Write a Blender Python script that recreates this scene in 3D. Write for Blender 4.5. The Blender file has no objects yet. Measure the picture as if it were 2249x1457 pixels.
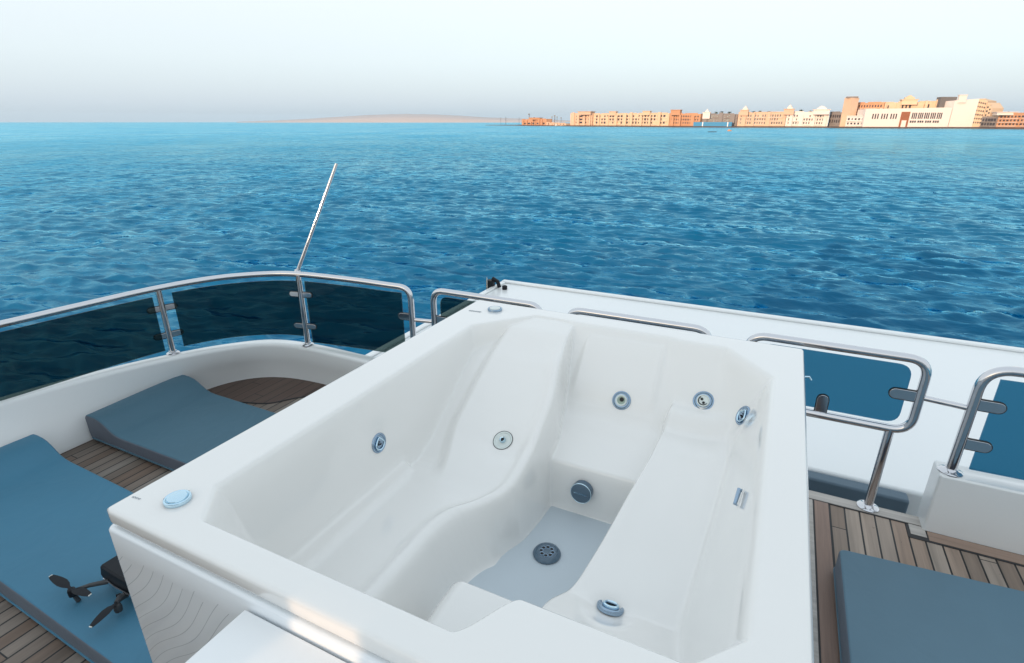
import bpy, math, random
import numpy as np
from mathutils import Vector, Matrix
random.seed(7); np.random.seed(7)
sc = bpy.context.scene
COL = sc.collection
rad = math.radians
# ------------------------------------------------------------------ camera
DECK = 1.85                      # eye height above the sun deck (metres); deck is z = 0
F, CX, CY, HY = 1200.0, 1124.5, 728.5, 268.0
PITCH = math.atan((CY - HY) / F)
YAW = rad(25.95)
cam_d = bpy.data.cameras.new("camera"); cam = bpy.data.objects.new("camera", cam_d); COL.objects.link(cam)
cam.location = (0, 0, DECK); cam.rotation_euler = (math.pi / 2 - PITCH, 0, YAW)
cam_d.sensor_width = 36; cam_d.lens = 36 * F / 2249; cam_d.clip_start = 0.05; cam_d.clip_end = 60000
sc.camera = cam
sc.view_settings.view_transform = 'Standard'; sc.view_settings.look = 'None'
sc.view_settings.exposure = 0.0; sc.view_settings.gamma = 1.0
sc.cycles.use_denoising = True
sc.cycles.max_bounces = 10; sc.cycles.transparent_max_bounces = 16
sc.cycles.caustics_reflective = False; sc.cycles.caustics_refractive = False
# ------------------------------------------------------------------ sky + sun
SUN_EL = rad(9.0)
SX, SY = -0.26, -0.966           # horizontal direction towards the sun
S = Vector((SX * math.cos(SUN_EL), SY * math.cos(SUN_EL), math.sin(SUN_EL)))
w = bpy.data.worlds.new("World"); sc.world = w; w.use_nodes = True
nt = w.node_tree; nt.nodes.clear()
wo = nt.nodes.new('ShaderNodeOutputWorld'); bg = nt.nodes.new('ShaderNodeBackground')
sky = nt.nodes.new('ShaderNodeTexSky'); sky.sky_type = 'NISHITA'; sky.sun_disc = False
sky.sun_elevation = SUN_EL; sky.sun_rotation = math.atan2(SX, SY); sky.air_density = 1.0; sky.dust_density = 2.0
skb = nt.nodes.new('ShaderNodeBackground'); skb.inputs[1].default_value = 0.05
tc = nt.nodes.new('ShaderNodeTexCoord'); sx = nt.nodes.new('ShaderNodeSeparateXYZ')
ramp = nt.nodes.new('ShaderNodeValToRGB'); cr = ramp.color_ramp
stops = [(0.0, (0.54, 0.67, 0.79)), (0.03, (0.61, 0.715, 0.82)), (0.09, (0.73, 0.82, 0.89)),
         (0.2, (0.85, 0.90, 0.935)), (0.45, (0.86, 0.93, 0.97)), (1.0, (0.82, 0.92, 1.0))]
cr.elements[0].position = stops[0][0]; cr.elements[0].color = stops[0][1] + (1,)
cr.elements[1].position = stops[-1][0]; cr.elements[1].color = stops[-1][1] + (1,)
for p_, c_ in stops[1:-1]:
    e = cr.elements.new(p_); e.color = c_ + (1,)
add = nt.nodes.new('ShaderNodeAddShader')
nt.links.new(tc.outputs['Generated'], sx.inputs[0]); nt.links.new(sx.outputs['Z'], ramp.inputs[0])
nt.links.new(ramp.outputs[0], bg.inputs[0]); bg.inputs[1].default_value = 1.0
nt.links.new(sky.outputs[0], skb.inputs[0])
nt.links.new(bg.outputs[0], add.inputs[0]); nt.links.new(skb.outputs[0], add.inputs[1])
nt.links.new(add.outputs[0], wo.inputs[0])
sl = bpy.data.lights.new("sun", 'SUN'); so = bpy.data.objects.new("sun", sl); COL.objects.link(so)
sl.energy = 4.2; sl.angle = rad(0.35); sl.color = (1.0, 0.74, 0.52)
so.rotation_euler = S.to_track_quat('Z', 'Y').to_euler(); so.location = (0, -6, 8)

# ------------------------------------------------------------------ pixel -> world helpers (used once to survey positions)
def RAY(px, py):
    x = (px - CX) / F; u = (CY - py) / F
    d = (x, math.cos(PITCH) + u * math.sin(PITCH), -math.sin(PITCH) + u * math.cos(PITCH))
    c, s = math.cos(YAW), math.sin(YAW)
    return Vector((c * d[0] - s * d[1], s * d[0] + c * d[1], d[2]))
def AT(px, py, z):               # world point on the plane z
    r = RAY(px, py); t = (z - DECK) / r.z
    return Vector((r.x * t, r.y * t, z))
def ATY(px, py, y):
    r = RAY(px, py); t = y / r.y
    return Vector((r.x * t, y, DECK + r.z * t))

# ------------------------------------------------------------------ mesh helpers
def wloc(o):
    v = Vector((0, 0, 0))
    while o is not None:
        v += o.location; o = o.parent
    return v
class MB:
    def __init__(s): s.v = []; s.f = []
    def add(s, vs, fs):
        n = len(s.v); s.v += [tuple(v) for v in vs]; s.f += [tuple(i + n for i in f) for f in fs]; return s
    def box(s, x0, x1, y0, y1, z0, z1):
        return s.add([(x0, y0, z0), (x1, y0, z0), (x1, y1, z0), (x0, y1, z0), (x0, y0, z1), (x1, y0, z1), (x1, y1, z1), (x0, y1, z1)],
                     [(3, 2, 1, 0), (4, 5, 6, 7), (0, 1, 5, 4), (1, 2, 6, 5), (2, 3, 7, 6), (3, 0, 4, 7)])
    def obox(s, c, ax, ay, az, hx, hy, hz):
        c, ax, ay, az = map(Vector, (c, ax, ay, az)); vs = []
        for k in (-1, 1):
            for i, j in ((-1, -1), (1, -1), (1, 1), (-1, 1)):
                vs.append(c + ax * hx * i + ay * hy * j + az * hz * k)
        return s.add(vs, [(3, 2, 1, 0), (4, 5, 6, 7), (0, 1, 5, 4), (1, 2, 6, 5), (2, 3, 7, 6), (3, 0, 4, 7)])
    def tube(s, pts, r, n=14, closed=False):
        pts = [Vector(p) for p in pts]; N = len(pts); rr = r if isinstance(r, (list, tuple)) else [r] * N
        up = None; vs = []
        for i, p in enumerate(pts):
            a = pts[i - 1] if (i > 0 or closed) else p; b = pts[(i + 1) % N] if (i < N - 1 or closed) else p
            t = (b - a).normalized()
            if up is None:
                up = t.cross(Vector((0.13, 0.2, 1)) if abs(t.z) < 0.95 else Vector((1, 0, 0))).normalized()
            up = (up - t * up.dot(t)).normalized(); q = t.cross(up)
            for k in range(n):
                an = 2 * math.pi * k / n
                vs.append(p + (up * math.cos(an) + q * math.sin(an)) * rr[i])
        fs = []
        for i in range(N if closed else N - 1):
            j = (i + 1) % N
            for k in range(n):
                m = (k + 1) % n
                fs.append((i * n + k, i * n + m, j * n + m, j * n + k))
        if not closed:
            fs.append(tuple(range(n))[::-1]); fs.append(tuple((N - 1) * n + k for k in range(n)))
        return s.add(vs, fs)
    def lathe(s, c, nrm, prof, n=40, ex=1.0, ref=None):
        c = Vector(c); nz = Vector(nrm).normalized()
        ref = Vector(ref) if ref is not None else Vector((0, 0, 1))
        u = ref.cross(nz)
        u = u.normalized() if u.length > 1e-3 else Vector((1, 0, 0)); v = nz.cross(u)
        vs = []
        for r, z in prof:
            for k in range(n):
                a = 2 * math.pi * k / n
                vs.append(c + u * (r * math.cos(a)) + v * (r * ex * math.sin(a)) + nz * z)
        fs = []
        for i in range(len(prof) - 1):
            for k in range(n):
                m = (k + 1) % n
                fs.append((i * n + k, i * n + m, (i + 1) * n + m, (i + 1) * n + k))
        fs.append(tuple(range(n))[::-1]); fs.append(tuple((len(prof) - 1) * n + k for k in range(n)))
        return s.add(vs, fs)
    def prism(s, poly, z0, z1):
        n = len(poly)
        vs = [(p[0], p[1], z0) for p in poly] + [(p[0], p[1], z1) for p in poly]
        fs = [tuple(range(n))[::-1], tuple(range(n, 2 * n))]
        for i in range(n):
            j = (i + 1) % n; fs.append((i, j, n + j, n + i))
        return s.add(vs, fs)
    def extrude(s, poly, d):      # poly: 3D points, d: vector
        n = len(poly); d = Vector(d)
        vs = [Vector(p) for p in poly] + [Vector(p) + d for p in poly]
        fs = [tuple(range(n))[::-1], tuple(range(n, 2 * n))]
        for i in range(n):
            j = (i + 1) % n; fs.append((i, j, n + j, n + i))
        return s.add(vs, fs)
    def loft(s, rings, closed_ring=False, caps=True):
        n = len(rings[0]); vs = [p for r in rings for p in r]; fs = []
        for i in range(len(rings) - 1):
            for k in range(n if closed_ring else n - 1):
                m = (k + 1) % n
                fs.append((i * n + k, i * n + m, (i + 1) * n + m, (i + 1) * n + k))
        if closed_ring and caps:
            fs.append(tuple(range(n))[::-1]); fs.append(tuple((len(rings) - 1) * n + k for k in range(n)))
        return s.add(vs, fs)
    def build(s, name, mat, parent=None, sharp=35, bevel=0, seg=3, fixn=True):
        off = wloc(parent)
        me = bpy.data.meshes.new(name)
        me.from_pydata([(v[0] - off.x, v[1] - off.y, v[2] - off.z) for v in s.v], [], s.f)
        if fixn:
            import bmesh
            bm = bmesh.new(); bm.from_mesh(me); bmesh.ops.recalc_face_normals(bm, faces=bm.faces); bm.to_mesh(me); bm.free()
        me.materials.append(mat)
        me.polygons.foreach_set('use_smooth', [True] * len(me.polygons))
        me.set_sharp_from_angle(angle=rad(sharp)); me.update()
        o = bpy.data.objects.new(name, me); COL.objects.link(o); o.parent = parent
        if bevel:
            b = o.modifiers.new('bevel', 'BEVEL'); b.width = bevel; b.segments = seg; b.limit_method = 'ANGLE'; b.angle_limit = rad(30)
            b.harden_normals = True
        return o
def tag(o, label=None, cat=None, group=None, kind=None):
    if label: o['label'] = label
    if cat: o['category'] = cat
    if group: o['group'] = group
    if kind: o['kind'] = kind
    return o
def thing(name, label, cat, loc=(0, 0, 0), group=None):
    o = bpy.data.objects.new(name, None); COL.objects.link(o); o.location = loc; o.empty_display_size = 0.1
    return tag(o, label, cat, group)
def catmull(pts, n=8):
    P = [Vector(p) for p in pts]; P = [P[0] * 2 - P[1]] + P + [P[-1] * 2 - P[-2]]; out = []
    for i in range(1, len(P) - 2):
        a, b, c, d = P[i - 1:i + 3]
        for k in range(n):
            t = k / n
            out.append(0.5 * ((2 * b) + (c - a) * t + (2 * a - 5 * b + 4 * c - d) * t * t + (3 * b - a - 3 * c + d) * t ** 3))
    out.append(P[-2]); return out
def fillet(pts, r, n=8, closed=False):
    P = [Vector(p) for p in pts]; N = len(P); out = []
    for i, p in enumerate(P):
        if not closed and i in (0, N - 1): out.append(p); continue
        a = (P[i - 1] - p); b = (P[(i + 1) % N] - p)
        rr = min(r, a.length * 0.49, b.length * 0.49); a = a.normalized() * rr; b = b.normalized() * rr
        for k in range(n + 1):
            t = k / n; out.append(p + a * (1 - t) ** 2 + b * t ** 2)
    return out

# ------------------------------------------------------------------ materials
def mat(name):
    m = bpy.data.materials.new(name); m.use_nodes = True
    return m, m.node_tree, m.node_tree.nodes['Principled BSDF']
def node(nt, t, **kw):
    n = nt.nodes.new(t)
    for k, v in kw.items(): setattr(n, k, v)
    return n
def math_(nt, op, a, b=None, clamp=False):
    n = nt.nodes.new('ShaderNodeMath'); n.operation = op; n.use_clamp = clamp
    for i, q in enumerate((a, b)):
        if q is None: continue
        if isinstance(q, (int, float)): n.inputs[i].default_value = q
        else: nt.links.new(q, n.inputs[i])
    return n.outputs[0]
def noise(nt, vec, scale, detail=3, rough=0.5, dist=0.0):
    n = nt.nodes.new('ShaderNodeTexNoise'); n.inputs['Scale'].default_value = scale
    n.inputs['Detail'].default_value = detail; n.inputs['Roughness'].default_value = rough; n.inputs['Distortion'].default_value = dist
    if vec is not None: nt.links.new(vec, n.inputs['Vector'])
    return n.outputs['Fac']
def mapping(nt, src, scale=(1, 1, 1), rot=(0, 0, 0)):
    m = nt.nodes.new('ShaderNodeMapping'); m.inputs['Scale'].default_value = scale; m.inputs['Rotation'].default_value = rot
    nt.links.new(src, m.inputs['Vector']); return m.outputs[0]
def bump(nt, bs, h, strength, dist=0.01):
    b = nt.nodes.new('ShaderNodeBump'); b.inputs['Strength'].default_value = strength; b.inputs['Distance'].default_value = dist
    nt.links.new(h, b.inputs['Height']); nt.links.new(b.outputs[0], bs.inputs['Normal']); return b
def mixc(nt, fac, a, b):
    m = nt.nodes.new('ShaderNodeMix'); m.data_type = 'RGBA'
    for sock, q in ((m.inputs[0], fac), (m.inputs[6], a), (m.inputs[7], b)):
        if isinstance(q, (int, float)): sock.default_value = q
        elif isinstance(q, tuple): sock.default_value = q + (1,) if len(q) == 3 else q
        else: nt.links.new(q, sock)
    return m.outputs[2]
def objco(nt):
    return nt.nodes.new('ShaderNodeTexCoord').outputs['Object']

def gelcoat(name, c, rough=0.3, coat=0.5, var=0.03, wavy=0.0, lines=False):
    m, nt, bs = mat(name); oc = objco(nt)
    n1 = noise(nt, oc, 1.1, 2, 0.4)
    c2 = tuple(x * (1 - var) for x in c)
    cc = mixc(nt, n1, c, c2)
    if lines:                                       # fine dark diagonal wave lines in the panel colour
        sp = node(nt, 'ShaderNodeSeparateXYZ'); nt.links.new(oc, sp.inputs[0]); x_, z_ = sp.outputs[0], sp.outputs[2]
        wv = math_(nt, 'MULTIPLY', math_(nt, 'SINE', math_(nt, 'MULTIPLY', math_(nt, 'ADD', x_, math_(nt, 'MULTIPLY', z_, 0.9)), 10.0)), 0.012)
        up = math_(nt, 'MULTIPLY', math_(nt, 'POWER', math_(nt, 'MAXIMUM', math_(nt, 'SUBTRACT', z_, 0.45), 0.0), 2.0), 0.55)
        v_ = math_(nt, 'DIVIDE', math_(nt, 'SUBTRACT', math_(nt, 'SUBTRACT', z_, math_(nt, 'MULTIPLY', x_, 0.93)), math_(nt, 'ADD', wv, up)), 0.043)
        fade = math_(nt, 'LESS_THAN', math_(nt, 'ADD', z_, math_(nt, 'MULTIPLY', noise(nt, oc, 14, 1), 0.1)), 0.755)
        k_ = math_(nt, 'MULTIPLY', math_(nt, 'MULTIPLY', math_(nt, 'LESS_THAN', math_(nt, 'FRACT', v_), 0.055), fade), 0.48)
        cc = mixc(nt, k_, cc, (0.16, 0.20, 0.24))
    nt.links.new(cc, bs.inputs['Base Color'])
    n2 = noise(nt, oc, 1.8, 2, 0.4)
    r = math_(nt, 'ADD', math_(nt, 'MULTIPLY', n2, 0.08), rough - 0.04); nt.links.new(r, bs.inputs['Roughness'])
    bs.inputs['Coat Weight'].default_value = coat; bs.inputs['Coat Roughness'].default_value = 0.06
    if wavy:
        n3 = noise(nt, oc, 2.6, 1, 0.4); bump(nt, bs, n3, 1.0, wavy)
    return m
M = {}
M['shell'] = gelcoat('white acrylic', (0.765, 0.76, 0.74), 0.16, 1.0)
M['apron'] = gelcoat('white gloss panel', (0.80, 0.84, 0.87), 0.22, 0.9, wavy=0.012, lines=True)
M['gel'] = gelcoat('white gelcoat', (0.79, 0.81, 0.81), 0.32, 0.4, 0.04)
M['boxtop'] = gelcoat('white matt gelcoat', (0.80, 0.82, 0.83), 0.5, 0.1)

def metal(name, c, rough):
    m, nt, bs = mat(name); oc = objco(nt)
    bs.inputs['Metallic'].default_value = 1; bs.inputs['Base Color'].default_value = c + (1,)
    n = noise(nt, oc, 25, 3, 0.6)
    nt.links.new(math_(nt, 'ADD', math_(nt, 'MULTIPLY', n, 0.08), rough), bs.inputs['Roughness'])
    return m
M['steel'] = metal('polished stainless steel', (0.62, 0.62, 0.64), 0.04)
M['chrome_blue'] = metal('satin chrome', (0.30, 0.40, 0.51), 0.14)
M['chrome'] = metal('bright chrome', (0.55, 0.73, 0.84), 0.08)
def simple(name, c, rough=0.5, metallic=0.0, coat=0.0, nvar=0.15, scale=8):
    m, nt, bs = mat(name); oc = objco(nt)
    n = noise(nt, oc, scale, 4, 0.6)
    nt.links.new(mixc(nt, n, tuple(x * (1 + nvar) for x in c), tuple(x * (1 - nvar) for x in c)), bs.inputs['Base Color'])
    bs.inputs['Roughness'].default_value = rough; bs.inputs['Metallic'].default_value = metallic
    bs.inputs['Coat Weight'].default_value = coat
    return m
M['black'] = simple('black plastic', (0.006, 0.008, 0.012), 0.5)
M['black'].node_tree.nodes['Principled BSDF'].inputs['Specular IOR Level'].default_value = 0.25
M['dark_grey'] = simple('dark grey plastic', (0.04, 0.042, 0.045), 0.5)
M['hole'] = simple('dark opening', (0.006, 0.007, 0.008), 0.6)
M['rubber'] = simple('sealant', (0.03, 0.03, 0.032), 0.7)
M['jetwhite'] = simple('white jet plastic', (0.62, 0.68, 0.66), 0.25, coat=0.4, nvar=0.03)
M['jetgreen'] = simple('pale green jet plastic', (0.28, 0.36, 0.30), 0.25, coat=0.4, nvar=0.03)
M['drain'] = simple('blue grey drain plastic', (0.07, 0.12, 0.17), 0.3, coat=0.3, nvar=0.1)
M['tip'] = simple('pale blade tip', (0.65, 0.65, 0.6), 0.4)
M['floor_grip'] = simple('blue grey tub floor mat', (0.50, 0.565, 0.61), 0.40, nvar=0.03, scale=3)

def fabric(name, c):
    m, nt, bs = mat(name); oc = objco(nt)
    n = noise(nt, oc, 2.2, 4, 0.6)
    nt.links.new(mixc(nt, n, tuple(x * 1.12 for x in c), tuple(x * 0.86 for x in c)), bs.inputs['Base Color'])
    bs.inputs['Roughness'].default_value = 0.62
    bs.inputs['Sheen Weight'].default_value = 0.15; bs.inputs['Sheen Tint'].default_value = (0.5, 0.75, 0.9, 1)
    fine = noise(nt, oc, 420, 2, 0.5); big = noise(nt, oc, 5, 3, 0.5, 0.6)
    h = math_(nt, 'ADD', math_(nt, 'MULTIPLY', fine, 0.05), big)
    bump(nt, bs, h, 0.5, 0.012); return m
M['fab_side'] = fabric('grey vinyl side band', (0.105, 0.115, 0.145))
M['fab_blue'] = fabric('teal blue vinyl', (0.040, 0.170, 0.270))
M['fab_grey'] = fabric('slate blue vinyl', (0.050, 0.125, 0.175))
M['fab_right'] = fabric('dusty blue vinyl', (0.090, 0.168, 0.222))
M['fab_sofa'] = fabric('dark slate vinyl', (0.080, 0.125, 0.165))

def teak(name, pw, tones, dark=(0.012, 0.012, 0.013), caulk=0.12, along='Y', spots=0.5, lines=True, port=0.55):
    m, nt, bs = mat(name); oc = objco(nt)
    sp = node(nt, 'ShaderNodeSeparateXYZ'); nt.links.new(oc, sp.inputs[0])
    X, Y = (sp.outputs[0], sp.outputs[1]) if along == 'Y' else (sp.outputs[1], sp.outputs[0])
    wob = math_(nt, 'MULTIPLY', math_(nt, 'SUBTRACT', noise(nt, oc, 1.3, 2), 0.5), 0.012)
    u = math_(nt, 'DIVIDE', math_(nt, 'ADD', X, wob), pw); pid = math_(nt, 'FLOOR', u); fu = math_(nt, 'FRACT', u)
    wn = node(nt, 'ShaderNodeTexWhiteNoise', noise_dimensions='1D'); nt.links.new(pid, wn.inputs['W'])
    v = math_(nt, 'ADD', math_(nt, 'DIVIDE', Y, 1.35), math_(nt, 'MULTIPLY', wn.outputs['Value'], 7.0))
    vid = math_(nt, 'FLOOR', v); fv = math_(nt, 'FRACT', v)
    cb = node(nt, 'ShaderNodeCombineXYZ'); nt.links.new(pid, cb.inputs[0]); nt.links.new(vid, cb.inputs[1])
    wn2 = node(nt, 'ShaderNodeTexWhiteNoise', noise_dimensions='3D'); nt.links.new(cb.outputs[0], wn2.inputs['Vector'])
    rp = node(nt, 'ShaderNodeValToRGB'); rp.color_ramp.elements[0].color = tones[0] + (1,); rp.color_ramp.elements[1].color = tones[-1] + (1,)
    for i, t in enumerate(tones[1:-1]):
        e = rp.color_ramp.elements.new((i + 1) / (len(tones) - 1)); e.color = t + (1,)
    nt.links.new(wn2.outputs['Value'], rp.inputs[0])
    sc3 = (70, 2.5, 1) if along == 'Y' else (2.5, 70, 1)
    g = noise(nt, mapping(nt, oc, sc3), 1.0, 5, 0.65, 0.3)
    g2 = noise(nt, mapping(nt, oc, tuple(q * 0.3 for q in sc3)), 1.0, 4, 0.6, 1.0)
    gg = math_(nt, 'ADD', math_(nt, 'MULTIPLY', g, 0.55), math_(nt, 'MULTIPLY', g2, 0.75))
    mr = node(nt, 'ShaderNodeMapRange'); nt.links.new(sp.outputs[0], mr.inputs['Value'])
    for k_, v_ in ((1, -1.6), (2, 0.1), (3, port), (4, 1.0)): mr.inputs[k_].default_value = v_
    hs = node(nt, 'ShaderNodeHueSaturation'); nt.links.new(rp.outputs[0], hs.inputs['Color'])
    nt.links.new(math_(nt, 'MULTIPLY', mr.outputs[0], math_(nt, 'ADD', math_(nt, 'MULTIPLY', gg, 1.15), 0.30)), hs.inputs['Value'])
    col = hs.outputs[0]
    # dark bungs and splits
    spn = noise(nt, mapping(nt, oc, (38, 16, 1) if along == 'Y' else (16, 38, 1)), 1.0, 2, 0.5)
    smask = math_(nt, 'MULTIPLY', math_(nt, 'GREATER_THAN', spn, 0.735), spots)
    col = mixc(nt, smask, col, tuple(x * 0.25 for x in tones[0]))
    if lines:
        c1 = math_(nt, 'LESS_THAN', fu, caulk / 2); c2 = math_(nt, 'GREATER_THAN', fu, 1 - caulk / 2)
        c3 = math_(nt, 'LESS_THAN', fv, 0.004)
        cm = math_(nt, 'MAXIMUM', math_(nt, 'MAXIMUM', c1, c2), c3)
        col = mixc(nt, cm, col, dark)
        h = math_(nt, 'SUBTRACT', math_(nt, 'MULTIPLY', g, 0.3), cm)
    else:
        h = g
    nt.links.new(col, bs.inputs['Base Color']); bs.inputs['Roughness'].default_value = 0.55
    bump(nt, bs, h, 0.5, 0.004); return m
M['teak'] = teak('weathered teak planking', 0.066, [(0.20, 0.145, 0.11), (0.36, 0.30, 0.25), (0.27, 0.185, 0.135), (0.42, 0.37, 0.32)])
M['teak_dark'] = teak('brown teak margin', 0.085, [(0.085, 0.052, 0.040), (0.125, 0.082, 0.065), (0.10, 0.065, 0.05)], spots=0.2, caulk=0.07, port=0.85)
M['teak_red'] = teak('reddish teak board', 0.5, [(0.20, 0.13, 0.10), (0.24, 0.16, 0.125)], lines=False)
M['teak_pale'] = teak('pale teak board', 0.5, [(0.42, 0.39, 0.36), (0.36, 0.33, 0.30)], lines=False, along='X')
M['teak_mid'] = teak('brown teak border', 0.5, [(0.30, 0.21, 0.16), (0.27, 0.19, 0.15)], lines=False, along='X')

def tinted(name, c):
    m = bpy.data.materials.new(name); m.use_nodes = True; nt = m.node_tree; nt.nodes.clear()
    out = nt.nodes.new('ShaderNodeOutputMaterial'); tr = nt.nodes.new('ShaderNodeBsdfTransparent'); gl = nt.nodes.new('ShaderNodeBsdfGlossy')
    tr.inputs[0].default_value = c + (1,); gl.inputs['Roughness'].default_value = 0.02; gl.inputs[0].default_value = (1, 1, 1, 1)
    fr = nt.nodes.new('ShaderNodeFresnel'); fr.inputs[0].default_value = 1.3; mx = nt.nodes.new('ShaderNodeMixShader')
    tcn = nt.nodes.new('ShaderNodeTexCoord'); sm = noise(nt, tcn.outputs['Object'], 3.0, 3, 0.6)
    k = math_(nt, 'MULTIPLY', fr.outputs[0], math_(nt, 'ADD', math_(nt, 'MULTIPLY', sm, 0.2), 0.45))
    nt.links.new(k, mx.inputs[0]); nt.links.new(tr.outputs[0], mx.inputs[1]); nt.links.new(gl.outputs[0], mx.inputs[2])
    nt.links.new(mx.outputs[0], out.inputs[0]); return m
M['glass'] = tinted('blue tinted glass', (0.19, 0.41, 0.53))
M['glass_dark'] = tinted('dark smoked glass', (0.30, 0.365, 0.36))
M['beam_tint'] = tinted('beam dimming glass', (0.72, 0.68, 0.64))  # tint chosen to dim the sunbeam through the added wall's slot
M['clearglass'] = tinted('clear glass', (0.93, 0.97, 0.98))

# ------------------------------------------------------------------ the sea
WZ = -4.15
def water_mat():
    m = bpy.data.materials.new('sea water'); m.use_nodes = True; nt = m.node_tree; nt.nodes.clear()
    out = node(nt, 'ShaderNodeOutputMaterial'); oc = objco(nt)
    df = node(nt, 'ShaderNodeBsdfDiffuse'); gl = node(nt, 'ShaderNodeBsdfGlossy'); mx = node(nt, 'ShaderNodeMixShader')
    big = noise(nt, mapping(nt, oc, (0.012, 0.03, 1), (0, 0, 0.5)), 1.0, 4, 0.55)
    nt.links.new(mixc(nt, big, (0.0, 0.100, 0.225), (0.0, 0.056, 0.143)), df.inputs[0])
    # wind patches and slicks (elongated across the breeze) tint the reflection; open water further out is ruffled
    vr = node(nt, 'ShaderNodeVectorRotate', rotation_type='Z_AXIS'); vr.inputs['Angle'].default_value = -YAW - 0.12; nt.links.new(oc, vr.inputs['Vector'])
    w1 = noise(nt, mapping(nt, vr.outputs[0], (0.5, 0.35, 1)), 0.06, 5, 0.65)
    w2 = noise(nt, mapping(nt, vr.outputs[0], (0.55, 0.11, 1)), 1.0, 4, 0.7)
    ww = math_(nt, 'ADD', math_(nt, 'MULTIPLY', w1, 0.5), math_(nt, 'MULTIPLY', w2, 0.5))
    wr_ = node(nt, 'ShaderNodeMapRange'); nt.links.new(ww, wr_.inputs['Value'])
    for k_, v_ in ((1, 0.38), (2, 0.60), (3, 0.0), (4, 1.0)): wr_.inputs[k_].default_value = v_
    nt.links.new(mixc(nt, wr_.outputs[0], (0.22, 0.70, 0.93), (0.48, 0.90, 1.0)), gl.inputs['Color'])
    ln = node(nt, 'ShaderNodeVectorMath', operation='LENGTH'); nt.links.new(oc, ln.inputs[0])
    rr = node(nt, 'ShaderNodeMapRange'); nt.links.new(ln.outputs['Value'], rr.inputs['Value'])
    for k_, v_ in ((1, 40.0), (2, 420.0), (3, 0.035), (4, 0.32)): rr.inputs[k_].default_value = v_
    nt.links.new(rr.outputs[0], gl.inputs['Roughness'])
    a = noise(nt, mapping(nt, oc, (0.42, 1.3, 1), (0, 0, -YAW - 0.1)), 1.5, 5, 0.62, 0.3)
    b = noise(nt, mapping(nt, oc, (0.6, 1.3, 1), (0, 0, -YAW + 0.2)), 0.40, 5, 0.6, 0.3)
    c = noise(nt, mapping(nt, oc, (0.6, 1.3, 1), (0, 0, -YAW)), 7.0, 3, 0.6)
    d_ = noise(nt, mapping(nt, oc, (0.45, 1.2, 1), (0, 0, -YAW)), 0.085, 4, 0.62)
    h = math_(nt, 'ADD', math_(nt, 'ADD', math_(nt, 'MULTIPLY', a, 0.075), math_(nt, 'MULTIPLY', b, 0.15)), math_(nt, 'ADD', math_(nt, 'MULTIPLY', c, 0.006), math_(nt, 'MULTIPLY', d_, 2.2)))
    bp = node(nt, 'ShaderNodeBump'); bp.inputs['Strength'].default_value = 1.0; bp.inputs['Distance'].default_value = 0.9
    nt.links.new(h, bp.inputs['Height'])
    for q_ in (df, gl): nt.links.new(bp.outputs[0], q_.inputs['Normal'])
    fr = node(nt, 'ShaderNodeFresnel'); fr.inputs[0].default_value = 1.6; nt.links.new(bp.outputs[0], fr.inputs['Normal'])
    nt.links.new(fr.outputs[0], mx.inputs[0]); nt.links.new(df.outputs[0], mx.inputs[1]); nt.links.new(gl.outputs[0], mx.inputs[2])
    nt.links.new(mx.outputs[0], out.inputs[0]); return m
M['water'] = water_mat()
def make_sea():
    fw = YAW + math.pi / 2                       # camera forward azimuth
    az = np.concatenate([fw + np.linspace(rad(-62), rad(62), 1000), fw + np.linspace(rad(66), rad(294), 60)])
    n1 = 1080; r1 = 9.0 * (420 / 9.0) ** (np.arange(n1) / (n1 - 1))
    r2 = 420 * (12000 / 420) ** (np.arange(1, 60) / 59)
    r = np.concatenate([[0.5], r1, r2])
    A, Rr = np.meshgrid(az, r)
    X = Rr * np.cos(A); Y = Rr * np.sin(A); Z = np.zeros_like(X); DX = np.zeros_like(X); DY = np.zeros_like(X)
    cell = np.maximum(Rr * rad(124) / 1000, Rr * math.log(420 / 9) / n1)
    rng = np.random.RandomState(3)
    for i in range(90):
        L = 0.28 * (1.75 / 0.28) ** (rng.rand() ** 0.75)
        th = fw + math.pi * 1.0 + rng.randn() * 0.40 - 0.22
        k = 2 * math.pi / L; amp = 0.0070 * L ** 0.85 * (0.6 + 0.8 * rng.rand())
        att = np.clip((L / (cell * 3.0)) - 0.6, 0, 1) * np.clip((Rr - 1) / 4, 0, 1)
        ph = k * (X * math.cos(th) + Y * math.sin(th)) + rng.rand() * 6.28
        Z += amp * att * np.cos(ph); DX -= 0.5 * amp * att * math.cos(th) * np.sin(ph); DY -= 0.5 * amp * att * math.sin(th) * np.sin(ph)
    V = np.stack([X + DX, Y + DY, Z + WZ], -1).reshape(-1, 3)
    nr, na = X.shape
    i = np.arange(nr - 1)[:, None]; j = np.arange(na)[None, :]; j2 = (j + 1) % na
    Fc = np.stack([i * na + j, (i + 1) * na + j, (i + 1) * na + j2, i * na + j2], -1).reshape(-1, 4)
    me = bpy.data.meshes.new('sea'); me.vertices.add(len(V)); me.vertices.foreach_set('co', V.ravel())
    me.loops.add(Fc.size); me.loops.foreach_set('vertex_index', Fc.ravel().astype(np.int32))
    me.polygons.add(len(Fc)); me.polygons.foreach_set('loop_start', np.arange(0, Fc.size, 4, dtype=np.int32))
    me.polygons.foreach_set('loop_total', np.full(len(Fc), 4, dtype=np.int32))
    me.polygons.foreach_set('use_smooth', np.ones(len(Fc), dtype=bool))
    me.update(calc_edges=True); me.materials.append(M['water'])
    o = bpy.data.objects.new('sea', me); COL.objects.link(o); o['kind'] = 'structure'
make_sea()

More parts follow.
